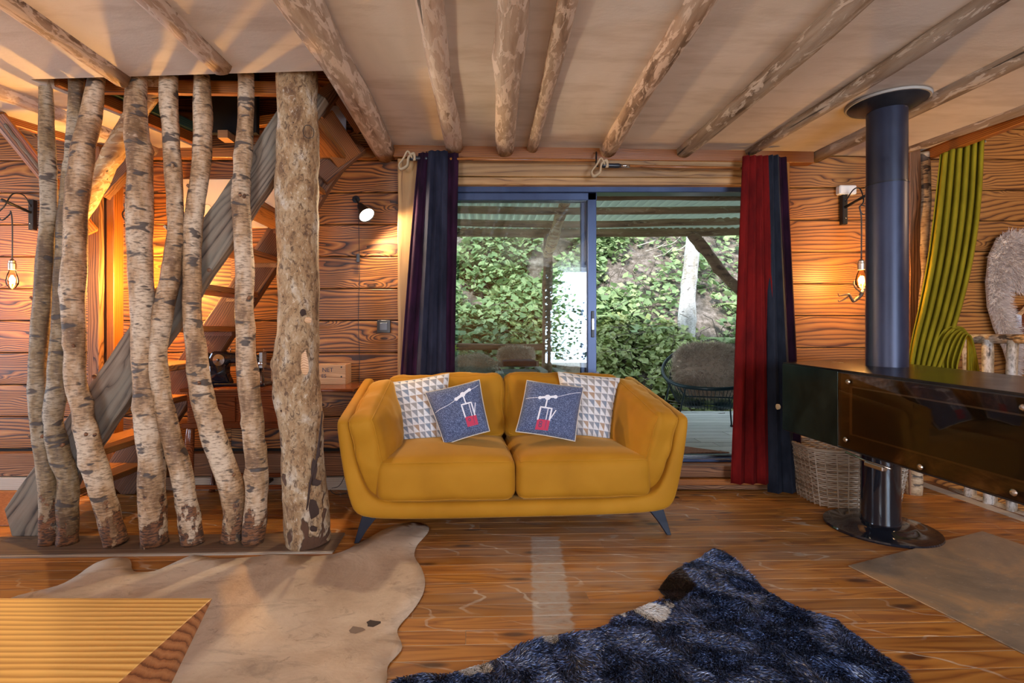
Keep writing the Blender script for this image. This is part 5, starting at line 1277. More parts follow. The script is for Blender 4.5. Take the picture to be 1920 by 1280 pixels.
gc = thing('green_curtain', W(1790, 300, 3.40), 'moss green wool curtain gathered and looped over the birch railing', 'curtain')
def pxcloth(name, rows, Y, mat, folds, amp, nper=12, ny=40, seed=0, depth=None):
    """rows: (xl, yl, xr, yr, Y offset) down the cloth; pleats stand out towards the room"""
    q = resample(rows, ny); nx = folds * nper; V = []; Fs = []
    og = W(rows[0][0], rows[0][1], Y)
    for j, r in enumerate(q):
        t = j / ny
        for i in range(nx + 1):
            s = i / nx; ph = s * folds * 2 * math.pi + .35 * mnoise.noise(Vector((s * 2 + seed, t * 1.5, 0)))
            a = amp * (1 + .35 * mnoise.noise(Vector((s * folds, t * 2, seed))))
            y = Y + r[4] + a * math.sin(ph) + .10 * (1 - s) * 0
            V.append(W(r[0] + (r[2] - r[0]) * s, r[1] + (r[3] - r[1]) * s, y) - og)
    for j in range(ny):
        for i in range(nx): k = j * (nx + 1) + i; Fs.append((k, k + 1, k + nx + 2, k + nx + 1))
    o = mesh(name, V, Fs, mat, gc, Matrix.Translation(og), smooth=True)
    m = o.modifiers.new('thickness', 'SOLIDIFY'); m.thickness = .006; return o
pxcloth('hanging_panel', [(1762, 290, 1844, 254, 0), (1750, 400, 1838, 375, 0), (1738, 490, 1824, 480, 0), (1722, 575, 1802, 575, 0), (1708, 640, 1776, 655, -.02), (1700, 700, 1757, 700, -.03)], 3.40, M_lime, 6, .020)
pxcloth('looped_tail', [(1750, 705, 1800, 700, -.05), (1753, 655, 1796, 690, -.07), (1768, 622, 1806, 652, -.09), (1790, 612, 1816, 628, -.06), (1812, 626, 1826, 650, .02), (1812, 700, 1840, 730, .08), (1815, 780, 1850, 830, .10)], 3.45, M_lime, 5, .014, seed=4)
hk = tube('tie_hook', [W(1846, 262, 3.9), W(1848, 266, 3.8)], .006, M_leather, gc, seg=6)

rl = thing('birch_railing', (3.47, 3.0, 0), 'white-barked birch railing round the open well at far right', 'railing')
XR = 3.475
log('hand_rail', (XR, 3.64, 1.122), (XR, -.4, 1.118), .030, .030, birch('peeling_birch_rail', base=(.48, .32, .17), alt=(.30, .15, .06), white=(.60, .54, .46), foot=False), rl, seed=20, n=34, knots=8)
log('foot_rail', (XR + .02, 3.7, -.02), (XR + .02, -.4, -.02), .035, .035, M_birchW, rl, seed=21, n=30)
for k in range(20):
    y = 3.555 - k * .150
    log('baluster', (XR + RND.uniform(-.012, .012), y, -.24), (XR + RND.uniform(-.008, .008), y + RND.uniform(-.01, .01), 1.12), .031 + RND.uniform(-.004, .005), .029, M_birchW, rl, seed=30 + k, n=14, seg=12, knots=3)

# fur angel wing on the recessed wall
wg = thing('fur_wing', W(1890, 560, 3.88), 'large pinkish-white fur wing ornament on the far right plank wall', 'wall ornament')
YG = 3.89
wout = [(1890, 434), (1868, 446), (1852, 480), (1847, 530), (1850, 575), (1862, 615), (1880, 655), (1890, 690), (1893, 740), (1905, 700), (1912, 650), (1905, 618), (1893, 590), (1885, 560), (1890, 540), (1905, 548), (1925, 545), (1960, 530), (1990, 480), (1975, 450), (1935, 440), (1912, 436)]
wp = [W(a, b, YG) for a, b in wout]; c = sum(wp, Vector()) / len(wp)
V = [(p.x - c.x, 0, p.z - c.z) for p in wp] + [(p.x - c.x, -.025, p.z - c.z) for p in wp]; n = len(wp)
o = mesh('felt_base', V, [tuple(reversed(range(n))), tuple(range(n, 2 * n))] + [(i, (i + 1) % n, n + (i + 1) % n, n + i) for i in range(n)], M_canvas, wg, Matrix.Translation(c))
poly2 = [(p.x - c.x, p.z - c.z) for p in wp]
xs = [p[0] for p in poly2]; zs = [p[1] for p in poly2]
pts = np.stack([NP.uniform(min(xs), max(xs), 26000), NP.uniform(min(zs), max(zs), 26000)], 1); pts = pts[in_poly(pts, poly2)]
e = np.array(poly2); dd = pts[:, None, :] - e[None]; 
seg_a = e; seg_b = np.roll(e, -1, 0); ab = seg_b - seg_a; tt = np.clip(((pts[:, None] - seg_a) * ab).sum(-1) / (ab ** 2).sum(-1), 0, 1); near = seg_a + tt[..., None] * ab; dist = np.linalg.norm(pts[:, None] - near, axis=-1); kk = dist.argmin(1); outd = near[np.arange(len(pts)), kk] - pts; dm = dist.min(1)[:, None]; outd = outd / (dm + 1e-6)
P3 = np.stack([pts[:, 0], np.full(len(pts), -.025), pts[:, 1]], 1); D3 = np.stack([outd[:, 0] * np.clip(1.0 - dm[:, 0] * 12, .15, 1), np.full(len(pts), -.45), outd[:, 1] * np.clip(1.0 - dm[:, 0] * 12, .15, 1) - .25], 1) + NP.normal(size=(len(pts), 3)) * .2
fur('fur_pile', P3, D3, .045, .0030, M_wingfur, wg, M=Matrix.Translation(c))
wm = thing('octagonal_wood_plaque', W(1925, 605, 3.88), 'brown wooden plaque with a sculpted edge beside the fur wing, cut by the frame', 'plaque')
c = W(1932, 602, 3.885)
V = []; N8 = 16
for (r, y) in ((.135, 0), (.135, -.02), (.110, -.035), (.100, -.022), (.0, -.022)):
    for k in range(N8): a = k * 2 * math.pi / N8; q = r * (1 + (.05 if k % 2 else -.03) * (r > .09)); V.append((q * math.cos(a), y, q * math.sin(a)))
Fs = [tuple(range(N8))] + [(i * N8 + k, (i + 1) * N8 + k, (i + 1) * N8 + (k + 1) % N8, i * N8 + (k + 1) % N8) for i in range(4) for k in range(N8)]
mesh('plaque_body', V, Fs, M_mahog, wm, Matrix.Translation(c), smooth=False)

# ------------------------------------------------------------------ cowhides, block table, mat
pale_px = [(34,1119),(107,1101),(141,1084),(162,1069),(184,1056),(214,1048),(239,1049),(246,1058),(247,1068),(256,1075),(290,1073),(325,1058),(355,1045),(372,1044),(410,1050),(470,1047),(513,1042),(560,1044),(598,1045),(641,1037),(683,1015),(726,992),(769,981),(799,986),(804,996),(795,1009),(782,1024),(777,1045),(790,1067),(797,1092),(792,1118),(773,1148),(750,1174),(745,1190),(754,1216),(743,1233),(727,1252),(724,1290),(700,1380),(600,1480),(480,1500),(330,1440),(180,1330),(60,1250),(-20,1200),(-30,1150)]
def ground_mesh(name, pix, z, th, mat, parent, step=.035, wob=.0, subdiv_n=1):
    P = resample([(FL(a, b).x, FL(a, b).y) for a, b in pix + pix[:1]], len(pix) * 3)[:-1]
    P = [tuple(p) for p in P]; cx = sum(p[0] for p in P) / len(P); cy = sum(p[1] for p in P) / len(P)
    bm = bmesh.new(); vs = [bm.verts.new((x - cx, y - cy, 0)) for x, y in P]; f = bm.faces.new(vs); 
    if f.normal.z < 0: bmesh.ops.reverse_faces(bm, faces=[f])
    bmesh.ops.triangulate(bm, faces=[f])
    for _ in range(3):
        ed = [e for e in bm.edges if e.calc_length() > step * 3]
        if ed: bmesh.ops.subdivide_edges(bm, edges=ed, cuts=1); bmesh.ops.triangulate(bm, faces=[f for f in bm.faces if len(f.verts) > 3])
    for v in bm.verts: v.co.z = z + th + wob * (0.5 + mnoise.noise(Vector((v.co.x * 3.3, v.co.y * 3.3, 1)))) if not v.is_boundary else z + th * .7
    me = bpy.data.meshes.new(name); bm.to_mesh(me); bm.free(); me.materials.append(mat); me.polygons.foreach_set('use_smooth', [True] * len(me.polygons))
    o = bpy.data.objects.new(name, me); lk(o, parent, Matrix.Translation((cx, cy, 0)))
    m = o.modifiers.new('thickness', 'SOLIDIFY'); m.thickness = th * .8; m.offset = -1; return o, P
og_pale, _ = ground_mesh('pale_cowhide_rug', pale_px, .001, .005, M_pale, None, wob=.004)
tag(og_pale, 'pale beige cowhide rug spread on the floor left of the sofa', 'rug')
black_px = [(1335,1031),(1312,1048),(1286,1059),(1260,1074),(1245,1092),(1236,1107),(1250,1122),(1232,1129),(1201,1141),(1167,1154),(1148,1168),(1117,1182),(1079,1193),(1045,1195),(1011,1201),(970,1218),(932,1237),(886,1254),(845,1267),(800,1266),(748,1277),(700,1330),(720,1430),(900,1560),(1150,1650),(1400,1640),(1600,1560),(1715,1400),(1712,1300),(1695,1260),(1669,1241),(1631,1211),(1594,1185),(1567,1166),(1537,1159),(1500,1144),(1455,1121),(1425,1099),(1395,1072),(1376,1054),(1360,1037)]
br = thing('black_cowhide_rug', FL(1300, 1240), 'black cowhide rug with white flecks at its edge, in front of the sofa', 'rug')
og, BP = ground_mesh('hide_backing', black_px, .001, .006, M_hideback, br)
c0 = Vector(br.location); lp = [(p[0], p[1]) for p in BP]
xs = [p[0] for p in lp]; ys = [p[1] for p in lp]
NF = 380000
yy = max(ys) - (max(ys) - min(ys)) * NP.uniform(0, 1, NF); pts = np.stack([NP.uniform(min(xs), max(xs), NF), yy], 1); pts = pts[in_poly(pts, lp)]
pts = pts[pts[:, 1] > 0.5]
def fnoise(p, f, s): 
    return np.array([mnoise.noise(Vector((a * f, b * f, s))) for a, b in p])
gx = np.linspace(min(xs), max(xs), 150); gy = np.linspace(min(ys), max(ys), 110)
def gridn(f, s):
    A = np.array([[mnoise.noise(Vector((x * f, y * f, s))) for x in gx] for y in gy])
    ix = ((pts[:, 0] - gx[0]) / (gx[-1] - gx[0]) * 148.99); iy = ((pts[:, 1] - gy[0]) / (gy[-1] - gy[0]) * 108.99)
    i0 = ix.astype(int); j0 = np.clip(iy.astype(int), 0, 108); fx_ = ix - i0; fy_ = iy - j0
    return (A[j0, i0] * (1 - fx_) * (1 - fy_) + A[j0, i0 + 1] * fx_ * (1 - fy_) + A[j0 + 1, i0] * (1 - fx_) * fy_ + A[j0 + 1, i0 + 1] * fx_ * fy_)
ang = -1.05 + 1.6 * gridn(1.3, 1.0) + 2.4 * gridn(5.5, 3.0) + 1.6 * gridn(12, 7.0)
lift = .40 + .75 * gridn(7.5, 5.0)
P3 = np.stack([pts[:, 0] - c0.x, pts[:, 1] - c0.y, np.full(len(pts), .0065) + .006 * (gridn(4, 2) + .4)], 1)
D3 = np.stack([np.cos(ang), np.sin(ang), lift], 1) + NP.normal(size=(len(pts), 3)) * .10
# white flecks (as on the hide): by distance to a few spots
spots = [(FL(1222, 1150), .060), (FL(1250, 1135), .022), (FL(1172, 1157), .018), (FL(1030, 1202), .038), (FL(905, 1252), .04), (FL(870, 1262), .035)]
wm_ = np.zeros(len(pts), bool)
jn = gridn(14, 9)
for s, r in spots: wm_ |= np.hypot((pts[:, 0] - s.x), (pts[:, 1] - s.y) * 1.0) < r * (1 + .6 * jn)
bmask = (~wm_) & ((pts[:, 1] - .35 * pts[:, 0] + .25 * gridn(3, 4)) > 1.95) & (pts[:, 0] < .98)
km = ~(wm_ | bmask)
fur('black_hair', P3[km], D3[km], .026, .0022, M_blackfur, br, curl=.3, M=Matrix.Translation(c0))
fur('brown_hair', P3[bmask], D3[bmask], .020, .0016, M_brownfur, br, curl=.2, M=Matrix.Translation(c0), label='brown-black hair at the neck of the hide')
fur('white_hair', P3[wm_], D3[wm_], .017, .0017, M_whitefur, br, curl=.2, M=Matrix.Translation(c0), label='white flecks on the hide')

for k, (px, py) in enumerate(((700, 1168), (668, 1180))):      # faint dark brand marks on the pale hide
    bp_ = FL(px, py, .012); q = [(math.cos(i * .7) * (.030 + .008 * math.sin(i * 2.3 + k)), math.sin(i * .7) * (.022 + .006 * math.cos(i * 1.9))) for i in range(9)]
    mesh('brand_mark', [(x, y, 0) for x, y in q], [tuple(range(9))], plain('brand_mark_ink_%d' % k, (.05, .035, .03) if k == 0 else (.22, .16, .12), .8), og_pale, Matrix.Translation(bp_))
# timber block table in the left foreground
bt = thing('block_table', (-1.5, .95, 0), 'chunky pale wooden block table in the left foreground, top grain in yellow lines', 'table')
tp = .42; Yf = .78 * F_PX / (1120 - CY); 
xr0, xr1 = (400 - CX) / F_PX * Yf, (222 - CX) / F_PX * (.78 * F_PX / (1280 - CY))
top = [(-2.6, Yf - .0), (xr0, Yf), (xr1, .78 * F_PX / (1280 - CY)), (xr1 - .02, .35), (-2.6, .35)]
c = Vector((-1.6, .9, .21))
V = [Vector((x, y, tp)) - c for x, y in top] + [Vector((-2.5, Yf - .12, 0)) - c, Vector((xr0 - .17, Yf - .12, 0)) - c, Vector((xr1 - .14, top[2][1], 0)) - c, Vector((xr1 - .16, .40, 0)) - c, Vector((-2.5, .40, 0)) - c]
o = mesh('block_body', V, [(4, 3, 2, 1, 0), (5, 6, 7, 8, 9), (0, 1, 6, 5), (1, 2, 7, 6), (2, 3, 8, 7), (3, 4, 9, 8), (4, 0, 5, 9)], [M_block, M_blockside], bt, Matrix.Translation(c))
bm = bmesh.new(); bm.from_mesh(o.data); bmesh.ops.recalc_face_normals(bm, faces=bm.faces)
for f in bm.faces: f.material_index = 0 if f.normal.z > .9 else 1
bm.to_mesh(o.data); bm.free(); bevel(o, .004, 2)

dm_ = box('woven_mat', (-4.1, 3.0, .001), (-2.86, 3.60, .010), M_mat, bev=.003); tag(dm_, 'rust-brown woven mat on the floor at the far left', 'mat')

# ------------------------------------------------------------------ porch outside
pf = thing('deck', (0.8, 4.9, .2), kind='structure'); pf.name = 'floor_deck'
yb = 3.92; i = 0
while yb < 6.02:
    xa = -3.2
    for xb in sorted([RND.uniform(-.6, 3.0)]) + [5.2]:
        board('deck_board', (xa + .002, yb + .07, .178), (xb - .002, yb + .07, .178), .142, .036, M_deck, pf, side=(0, 1, 0), bev=.002); xa = xb
    yb += .150; i += 1
box('deck_rim', (-3.2, 5.98, -.1), (5.2, 6.03, .19), M_deck, pf)
dmx = prism('door_mat', [(FL(1282, 860, .2).x - 1.2, 4.0), (1.62, 3.96), (1.98, 3.98), (1.60, 4.25), (.2, 4.25)], .198, .206, M_mat); tag(dmx, 'worn dark mat on the deck just outside the door', 'mat')
M_deckdk = M_deck
rf = thing('porch_roof', (0.8, 4.9, 2.45), 'low porch roof of corrugated sheets on rough round logs', 'roof')
for k, (y, r) in enumerate(((4.10, .040), (4.50, .040), (5.00, .038), (5.58, .040), (6.18, .055))):
    log('purlin', (-3.2, y, 2.385 + r * .2), (5.2, y, 2.385 + r * .2), r, r * .95, M_purlin, rf, seed=50 + k, n=44, jit=.2, wob=.02, knots=12)
def corr(x0, x1):
    nx = int((x1 - x0) / .0106); V = []; Fs = []; ys = (4.07, 4.6, 5.3, 6.30)
    for y in ys:
        for k in range(nx + 1): x = x0 + (x1 - x0) * k / nx; V.append((x, y - 5, 2.450 + .024 * math.sin(x * 2 * math.pi / .085) + (y - 3.9) * .002 - 2.48))
    for j in range(3):
        for k in range(nx): a = j * (nx + 1) + k; Fs.append((a, a + 1, a + nx + 2, a + nx + 1))
    o = mesh('corrugated_sheet', V, Fs, M_tin, rf, Matrix.Translation((0, 5, 2.48)), smooth=True); m = o.modifiers.new('t', 'SOLIDIFY'); m.thickness = .003
for k in range(8): corr(-3.2 + k * 1.05, -3.2 + (k + 1) * 1.05)
YPO = 6.02
t = thing('porch_post', W(1026, 700, YPO) * Vector((1, 1, 0)) + Vector((0, 0, .2)), 'dark round porch post with a forked branch top, beyond the left door pane', 'post')
tube('post_log', [Vector((.77, YPO, .19)), W(1026, 600, YPO), W(1027, 500, YPO), W(1028, 440, YPO)], [.062, .058, .056, .055], M_porchpost, t, seg=16, n=20, jit=.2, seed=61, knots=4)
tube('fork_branch', [W(1027, 478, YPO - .02), W(1038, 445, YPO - .35), W(1052, 400, YPO - .8), W(1064, 368, YPO - 1.2)], [.055, .060, .056, .050], M_branch, t, seg=16, n=20, jit=.3, seed=62, knots=5)
t = thing('porch_railing', W(930, 648, YPO - .02), 'rough log rail of the porch at the left, beyond the glass', 'railing')
log('rail', (-2.6, YPO - .02, .985), W(1018, 650, YPO - .02), .040, .038, M_porchpost, t, seed=63, n=30)
log('baluster', (-1.9, YPO, .2), (-1.9, YPO, .98), .04, .04, M_porchpost, t, seed=64)
t = thing('porch_brace', W(1350, 500, YPO), 'slanting bark-covered log brace under the porch roof at right', 'brace')
tube('brace_log', [W(1296, 438, YPO), W(1325, 472, YPO), W(1352, 508, YPO), W(1395, 552, YPO), W(1450, 600, YPO)], [.058, .062, .060, .064, .06], M_porchpost, t, seg=16, n=30, jit=.3, seed=65, knots=7)
t = thing('porch_post', (3.62, YPO, .2), 'round porch post at the right end of the deck, behind the red curtain', 'post')
tube('post_log', [(3.62, YPO, .19), (3.62, YPO, 1.2), (3.6, YPO, 2.36)], .062, M_porchpost, t, seg=14, n=16, jit=.2, seed=66)

# wire lounge chair with sheepskin
def wire_chair():
    c = Vector((2.13, 4.70, .2)); t = thing('wire_lounge_chair', c, 'round dark wire lounge chair with string seat on the deck', 'chair')
    # tilted egg-shaped rim
    def rimp(a, s=1.0, drop=0.0):
        x = .40 * math.cos(a) * s; y = .40 * math.sin(a) * s
        h = .47 + .36 * (.5 + .5 * math.sin(a + .45)) ** 1.4
        return c + Vector((x * (1 + .0 * y), y, h - drop))
    N = 48; ring = [rimp(2 * math.pi * k / N) for k in range(N)]
    tube('rim_tube', ring + ring[:2], .017, M_inkmetal, t, seg=10)
    ctr = c + Vector((.0, -.02, .27))
    V = []; Fs = []
    for k in range(72):
        a = 2 * math.pi * k / 72; p = rimp(a); q = ctr + Vector((.06 * math.cos(a), .06 * math.sin(a), 0)); mid = (p + q) / 2 + Vector((.06 * math.cos(a), .06 * math.sin(a), -.10))
        vv, ff = tube_data([p, mid, q], .0028, 5); b = len(V); V += [v - c for v in vv]; Fs += [tuple(x + b for x in f) for f in ff]
    mesh('seat_strings', V, Fs, M_inkmetal, t, Matrix.Translation(c), kind='stuff')
    ft = [c + Vector(v) for v in ((-.42, -.26, 0), (.30, -.38, 0), (.40, .34, 0), (-.30, .36, 0))]
    hi = [c + Vector(v) for v in ((-.28, -.18, .46), (.22, -.32, .46), (.30, .22, .52), (-.24, .28, .56))]
    for a, b in zip(ft, hi): tube('leg', [a, b], .008, M_inkmetal, t, seg=8); lathe('rubber_foot', [(.0, 0), (.015, 0), (.015, .018), (.0, .02)], M_blackp, t, tuple(a), seg=10)
    for k in range(4): tube('stretcher', [hi[k] - Vector((0, 0, .08)), hi[(k + 1) % 4] - Vector((0, 0, .08))], .006, M_inkmetal, t, seg=8)
    return c
M_inkmetal = plain('teal_black_wire', (.012, .035, .045), .35, Metallic=.3)
wc = wire_chair()
def furblob(name, c, rx, ry, rz, mat, label, n=16000, length=.05, width=.0035, flat=None, tilt=0.0, grp=None, base=None, droop=.5):
    c = Vector(c); t = thing(name, c, label, 'sheepskin', grp)
    bm = bmesh.new(); bmesh.ops.create_icosphere(bm, subdivisions=4, radius=1)
    Rm = Matrix.Rotation(tilt, 3, 'X')
    for v in bm.verts:
        p = v.co.copy(); s = 1 + .12 * mnoise.noise(p * 2.2 + c)
        e = .75; p = Vector((math.copysign(abs(p.x) ** e, p.x), math.copysign(abs(p.y) ** e, p.y), math.copysign(abs(p.z) ** e, p.z)))
        v.co = Rm @ Vector((p.x * rx * s, p.y * ry * s, p.z * rz * s))
    bm.normal_update(); V = np.array([v.co[:] for v in bm.verts]); Nn = np.array([v.normal[:] for v in bm.verts])
    me = bpy.data.meshes.new('skin'); bm.to_mesh(me); bm.free(); me.materials.append(base or mat); me.polygons.foreach_set('use_smooth', [True] * len(me.polygons))
    o = bpy.data.objects.new('skin', me); lk(o, t, Matrix.Translation(c))
    idx = NP.integers(0, len(V), n); P = V[idx] + NP.normal(size=(n, 3)) * .006; D = Nn[idx] + NP.normal(size=(n, 3)) * .35; D[:, 2] -= droop * .6
    fur('wool', P, D, length, width, mat, t, curl=.5, M=Matrix.Translation(c)); return t
furblob('sheepskin', wc + Vector((.07, .12, .60)), .32, .12, .24, M_sheepbr, 'shaggy taupe sheepskin draped over the round wire chair', n=17000, tilt=R(-24), length=.065)

def armchair(c, label, w=.52, back=.58):
    c = Vector(c); t = thing('deck_armchair', c, label, 'chair', 'wooden deck armchairs beyond the glass')
    for sx in (-1, 1):
        board('leg', c + Vector((sx * w / 2, -.22, 0)), c + Vector((sx * w / 2, -.22, .52)), .04, .04, M_porchpost, t); board('leg', c + Vector((sx * w / 2, .24, 0)), c + Vector((sx * w / 2, .30, back)), .04, .04, M_porchpost, t)
        board('arm_rest', c + Vector((sx * (w / 2 + .01), -.28, .545)), c + Vector((sx * (w / 2 + .01), .28, .545)), .08, .025, M_deck, t, side=(1, 0, 0))
    board('seat', c + Vector((-w / 2, 0, .36)), c + Vector((w / 2, 0, .36)), .46, .03, M_deck, t, side=(0, 1, 0))
    for k in range(3): board('back_slat', c + Vector((-w / 2, .27 + k * .006, .42 + k * .08)), c + Vector((w / 2, .27 + k * .006, .42 + k * .08)), .02, .06, M_deck, t)
    return t
A1 = Vector((-.10, 5.15, .2)); A2 = Vector((.40, 5.45, .2)); A3 = Vector((.98, 5.30, .2))
armchair(A1, 'low wooden deck armchair under the white sheepskin, far left beyond the glass'); armchair(A2, 'wooden deck armchair with blue cushion beside the porch post', .46, .62); armchair(A3, 'wooden deck armchair half hidden behind the door stile', .30)
furblob('sheepskin', A1 + Vector((.0, .08, .52)), .25, .08, .19, M_sheep, 'flat cream sheepskin covering the leftmost deck armchair', n=11000, grp=None, length=.035)
furblob('sheepskin', A2 + Vector((-.02, .20, .70)), .19, .07, .075, M_sheepbr, 'shaggy sheepskin roll over the armchair back beside the porch post', n=9000, length=.045)
furblob('sheepskin', A3 + Vector((.0, .10, .56)), .115, .10, .20, M_sheepbr, 'greyish sheepskin on the deck armchair behind the door stile', n=8000, length=.04)
bc = cushion('blue_seat_cushion', .36, .30, .06, M_inky, None, Matrix.Translation(A2 + Vector((0, -.02, .62))), n=6); tag(bc, 'dark blue cushion lying in the armchair beside the porch post', 'cushion')
M_moss = plain('lime_plant', (.45, .50, .06), .6)
tie = thing('hanging_leaf_sprig', W(851, 652, YPO - .07), 'tiny lime-green sprig hanging on the porch rail at left', 'plant')
for k in range(7):
    a = R(-150 + 50 * k); c = W(851, 652, YPO - .07); q = c + Vector((.05 * math.cos(a), 0, .05 * math.sin(a)))
    mesh('leaf', [(0, 0, 0), (.02 * math.sin(a), .004, -.02 * math.cos(a)), (.06 * math.cos(a), 0, .06 * math.sin(a)), (-.02 * math.sin(a), .004, .02 * math.cos(a))], [(0, 1, 2, 3)], M_moss, tie, Matrix.Translation(c))
tube('stem', [W(851, 638, YPO - .02), W(851, 652, YPO - .07), W(850, 668, YPO - .07)], .006, M_moss, tie, seg=6)

# ------------------------------------------------------------------ hillside
def hill_z(x, y):
    s = max(0.0, y - 6.1)
    return -.15 + .95 * s + .22 * mnoise.noise(Vector((x * .8, y * .8, 0))) + .07 * mnoise.noise(Vector((x * 2.7, y * 2.7, 4)))
nx, ny = 110, 90; V = []; Fs = []
for j in range(ny):
    for i in range(nx):
        x = -6 + 15 * i / (nx - 1); y = 5.9 + 9 * (j / (ny - 1)); V.append((x, y, hill_z(x, y)))
for j in range(ny - 1):
    for i in range(nx - 1): a = j * nx + i; Fs.append((a, a + 1, a + nx + 1, a + nx))
hs = mesh('hillside', V, Fs, M_earth, smooth=True); tag(hs, 'steep earthy forest bank rising behind the deck', 'hillside', kind='structure'); hs.name = 'floor_hillside'
gr = mesh('ground', [(-8, 3.9, -.35), (10, 3.9, -.35), (10, 6.4, -.25), (-8, 6.4, -.25)], [(0, 1, 2, 3)], M_earth); gr.name = 'floor_ground'; tag(gr, kind='structure')
# a lobed leaf, 8 triangles, folded along its midrib
LT = np.array([(0, 0, 0), (.35, .28, .06), (.55, .52, .05), (.22, .75, .03), (0, 1.0, -.06), (-.22, .75, .03), (-.55, .52, .05), (-.35, .28, .06), (0, .5, -.05)])
LF = np.array([(0, 1, 8), (1, 2, 8), (2, 3, 8), (3, 4, 8), (4, 5, 8), (5, 6, 8), (6, 7, 8), (7, 0, 8)])
def leaf_frames(P, size, rng, tilt=.55):
    n = len(P); az = rng.uniform(0, 2 * np.pi, n); L = size * rng.uniform(.6, 1.25, n)
    nz = np.stack([rng.normal(0, tilt, n), rng.normal(-.45, tilt, n), np.ones(n) * .9], 1); nz /= np.linalg.norm(nz, axis=1)[:, None]
    t = np.stack([np.cos(az), np.sin(az), np.zeros(n)], 1); t -= nz * (t * nz).sum(1)[:, None]; t /= np.linalg.norm(t, axis=1)[:, None]
    b = np.cross(t, nz); return t, b, nz, L
def leaves(name, P, size, mat, parent, M, rng, **props):
    t, b, nz, L = leaf_frames(P, size, rng)
    V = P[:, None, :] + L[:, None, None] * (LT[None, :, 0:1] * b[:, None] + LT[None, :, 1:2] * t[:, None] + LT[None, :, 2:3] * nz[:, None])
    n = len(P); T = (np.arange(n)[:, None, None] * 9 + LF[None]).reshape(-1, 3)
    return mesh(name, V.reshape(-1, 3), T, mat, parent, M, kind='stuff', **props)
leafme = {}
def one_leaf(mat, parent, p, size, rng):
    if mat.name not in leafme:
        me = bpy.data.meshes.new('leaf'); me.from_pydata([tuple(v) for v in LT], [], [tuple(int(q) for q in f) for f in LF]); me.materials.append(mat); leafme[mat.name] = me
    o = bpy.data.objects.new('leaf', leafme[mat.name]); COL.objects.link(o); o.parent = parent; o.matrix_parent_inverse = Matrix.Translation(-Vector(parent.location))
    t, b, nz, L = leaf_frames(np.array([p]), size, rng); t, b, nz, L = t[0], b[0], nz[0], float(L[0])
    o.matrix_basis = Matrix(((b[0] * L, t[0] * L, nz[0] * L, p[0]), (b[1] * L, t[1] * L, nz[1] * L, p[1]), (b[2] * L, t[2] * L, nz[2] * L, p[2]), (0, 0, 0, 1)))
rng = np.random.default_rng(3)
thickets = [
 ('dense bramble thicket on the bank, lower left beyond the glass', -1.2, .55, 6.15, 7.5, 6200, .105, M_leaf),
 ('dense bramble thicket on the bank, upper left beyond the glass', -1.8, .75, 7.4, 9.4, 6800, .125, M_leaf),
 ('pale green undergrowth between the porch post and the door opening', .55, 1.7, 6.1, 7.3, 5200, .085, M_leaf2),
 ('bramble thicket on the upper bank above the open doorway', .7, 2.2, 7.3, 9.8, 4600, .120, M_leaf),
 ('low yellow-green undergrowth behind the wire chair', 1.6, 3.1, 6.1, 7.3, 5200, .085, M_leaf2),
 ('sparse bramble on the bank right of the birch tree', 2.2, 5.0, 7.1, 9.9, 2600, .110, M_leaf),
 ('bramble thicket at the left end of the bank behind the curtain', -4.8, -1.4, 6.2, 9.6, 4200, .12, M_leaf)]
for (lab, x0, x1, y0, y1, n, sz, mt) in thickets:
    X = rng.uniform(x0 - .15, x1 + .15, n); Yv = rng.uniform(y0, y1, n)
    dens = np.array([mnoise.noise(Vector((a * 1.1, b * 1.1, 8))) + .5 * mnoise.noise(Vector((a * 3, b * 3, 2))) for a, b in zip(X, Yv)])
    keep = dens > (-.30 if mt is M_leaf2 else -.16) + rng.uniform(-.1, .1, n); X, Yv = X[keep], Yv[keep]
    Z = np.array([hill_z(a, b) for a, b in zip(X, Yv)]) + rng.uniform(.02, .36, len(X)) * (1 + dens[keep])
    c = Vector(((x0 + x1) / 2, (y0 + y1) / 2, hill_z((x0 + x1) / 2, (y0 + y1) / 2))); t = thing('bramble_thicket', c, lab, 'bush', 'bramble and undergrowth on the bank')
    P = np.stack([X, Yv, Z], 1)
    if x1 > -1: 
        for p in P[:70]: one_leaf(mt, t, p + np.array((0, -.05, .10)), sz * 1.2, rng)
    leaves('foliage', P - np.array(c), sz, mt, t, Matrix.Translation(c), rng)
    # stems
    V = []; Fs = []
    for k in range(40):
        x, y = rng.uniform(x0, x1), rng.uniform(y0, y1); z = hill_z(x, y); d = Vector((rng.uniform(-.4, .4), -.25, .45)); p = Vector((x, y, z)) - c
        vv, ff = tube_data([p, p + d * .6, p + d + Vector((d.x * .5, -.1, -.12))], .005, 4); b = len(V); V += vv; Fs += [tuple(q + b for q in f) for f in ff]
    mesh('stems', V, Fs, M_earth, t, Matrix.Translation(c), kind='stuff')
def fern(c, lab, n=9, L=.55, mat=M_fern):
    c = Vector(c); t = thing('fern', c, lab, 'fern', 'ferns on the bank')
    for k in range(n):
        a = 2 * math.pi * k / n + rng.uniform(-.2, .2); V = []; Fs = []; m = 18
        for i in range(m):
            s = (i + .5) / m; r = L * s; h = L * (.75 * s - .75 * s * s * 1.0); q = Vector((math.cos(a) * r, math.sin(a) * r, h + .03)); w = L * .24 * math.sin(math.pi * min(1, s * .92 + .10)) ; tx = Vector((-math.sin(a), math.cos(a), 0)); fw = Vector((math.cos(a), math.sin(a), .0)) * L / m * .55
            for sg in (-1, 1):
                b = len(V); V += [q - fw * .5, q + fw * .7, q + tx * sg * w + fw * 1.2 + Vector((0, 0, -.02)), q + tx * sg * w * .6 - fw * .3]; Fs += [(b, b + 1, b + 2, b + 3)]
        mesh('frond', V, Fs, mat, t, Matrix.Translation(c))
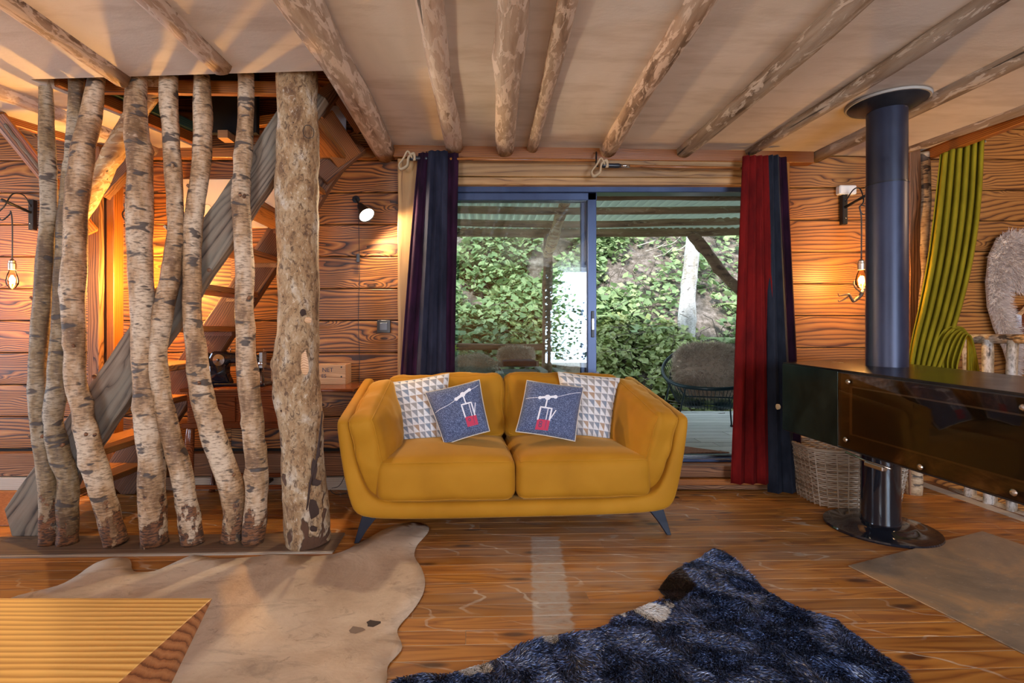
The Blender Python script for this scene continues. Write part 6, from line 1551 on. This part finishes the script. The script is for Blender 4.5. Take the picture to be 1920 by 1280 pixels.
def on_ray(px, py):
    """point where the view ray through a pixel meets the bank"""
    for k in range(600):
        Y = 6.05 + k * .01; p = W(px, py, Y)
        if p.z <= hill_z(p.x, Y) + .12: return Vector((p.x, Y, hill_z(p.x, Y) + .06))
    return W(px, py, 9)
for (px, py, l, L) in ((1000, 535, 'fern in the middle of the bank beyond the left pane', .40), (1075, 450, 'large fern under the roof edge beside the fork branch', .75), (1135, 600, 'fern just right of the sliding door stile', .55), (1360, 640, 'bright fern behind the wire chair', .50), (1240, 620, 'fern at the foot of the birch tree', .45), (1150, 450, 'fern high on the bank above the doorway', .5), (1385, 575, 'fern beside the red curtain edge', .45)):
    fern(on_ray(px, py), l, L=L)
# pale tree trunk on the bank
YT = 7.2
t = thing('birch_tree', W(1285, 640, YT), 'pale birch tree trunk standing on the bank beyond the open door', 'tree')
tube('bark_trunk', [W(1283, 665, YT), W(1286, 620, YT), W(1290, 550, YT), W(1297, 480, YT), W(1305, 400, YT), W(1318, 300, YT), W(1330, 100, YT)], [.150, .125, .108, .105, .103, .10, .09], M_birchW, t, seg=22, n=50, jit=.12, seed=71, knots=8)
for i, (x, y, r, lab) in enumerate(((3.9, 9.6, .16, 'dark spruce trunk high on the bank at right'), (-1.6, 10.2, .2, 'dark trunk high on the bank at left'))):
    t = thing('forest_tree', (x, y, hill_z(x, y)), lab, 'tree')
    tube('trunk', [(x, y, hill_z(x, y) - .1), (x + .05, y, hill_z(x, y) + 2), (x + .1, y, hill_z(x, y) + 5)], [r, r * .9, r * .7], M_porchpost, t, seg=12, n=12, jit=.1, seed=80 + i)
    n = 3000; P = np.stack([rng.normal(0, 1.0, n), rng.normal(0, .9, n), rng.uniform(2.2, 5.5, n)], 1); leaves('crown', P, .16, M_spruce, t, Matrix.Translation((x, y, hill_z(x, y))), rng)
t = thing('dead_twigs', on_ray(1225, 475), 'fallen pale twigs lying on the bank left of the birch tree', 'branch')
for k in range(6):
    p = on_ray(1190 + k * 16, 470 + (k % 3) * 10) + Vector((0, -.1, .12)); tube('twig', [p, p + Vector((.2, .0, .06)), p + Vector((.38, .1, .13 + .03 * k))], [.011, .008, .004], M_sheepbr, t, seg=5, n=8)
print('objects', len(bpy.data.objects))
# conifer standing outside the window behind the camera: it shows in the door pane's reflection
t = thing('conifer', (1.5, -3.6, 0), 'conifer outside the window behind the viewer, mirrored in the left door pane', 'tree')
tube('trunk', [(1.5, -3.6, -.1), (1.5, -3.6, 1.2), (1.5, -3.6, 3.0)], [.05, .04, .02], M_porchpost, t, seg=8)
n = 2200; zz = rng.uniform(.5, 3.0, n); rr_ = (3.2 - zz) * .19; P = np.stack([rng.normal(0, 1, n) * rr_, rng.uniform(-.07, .04, n), zz], 1); leaves('needles', P, .09, M_spruce, t, Matrix.Translation((1.5, -3.6, 0)), rng)
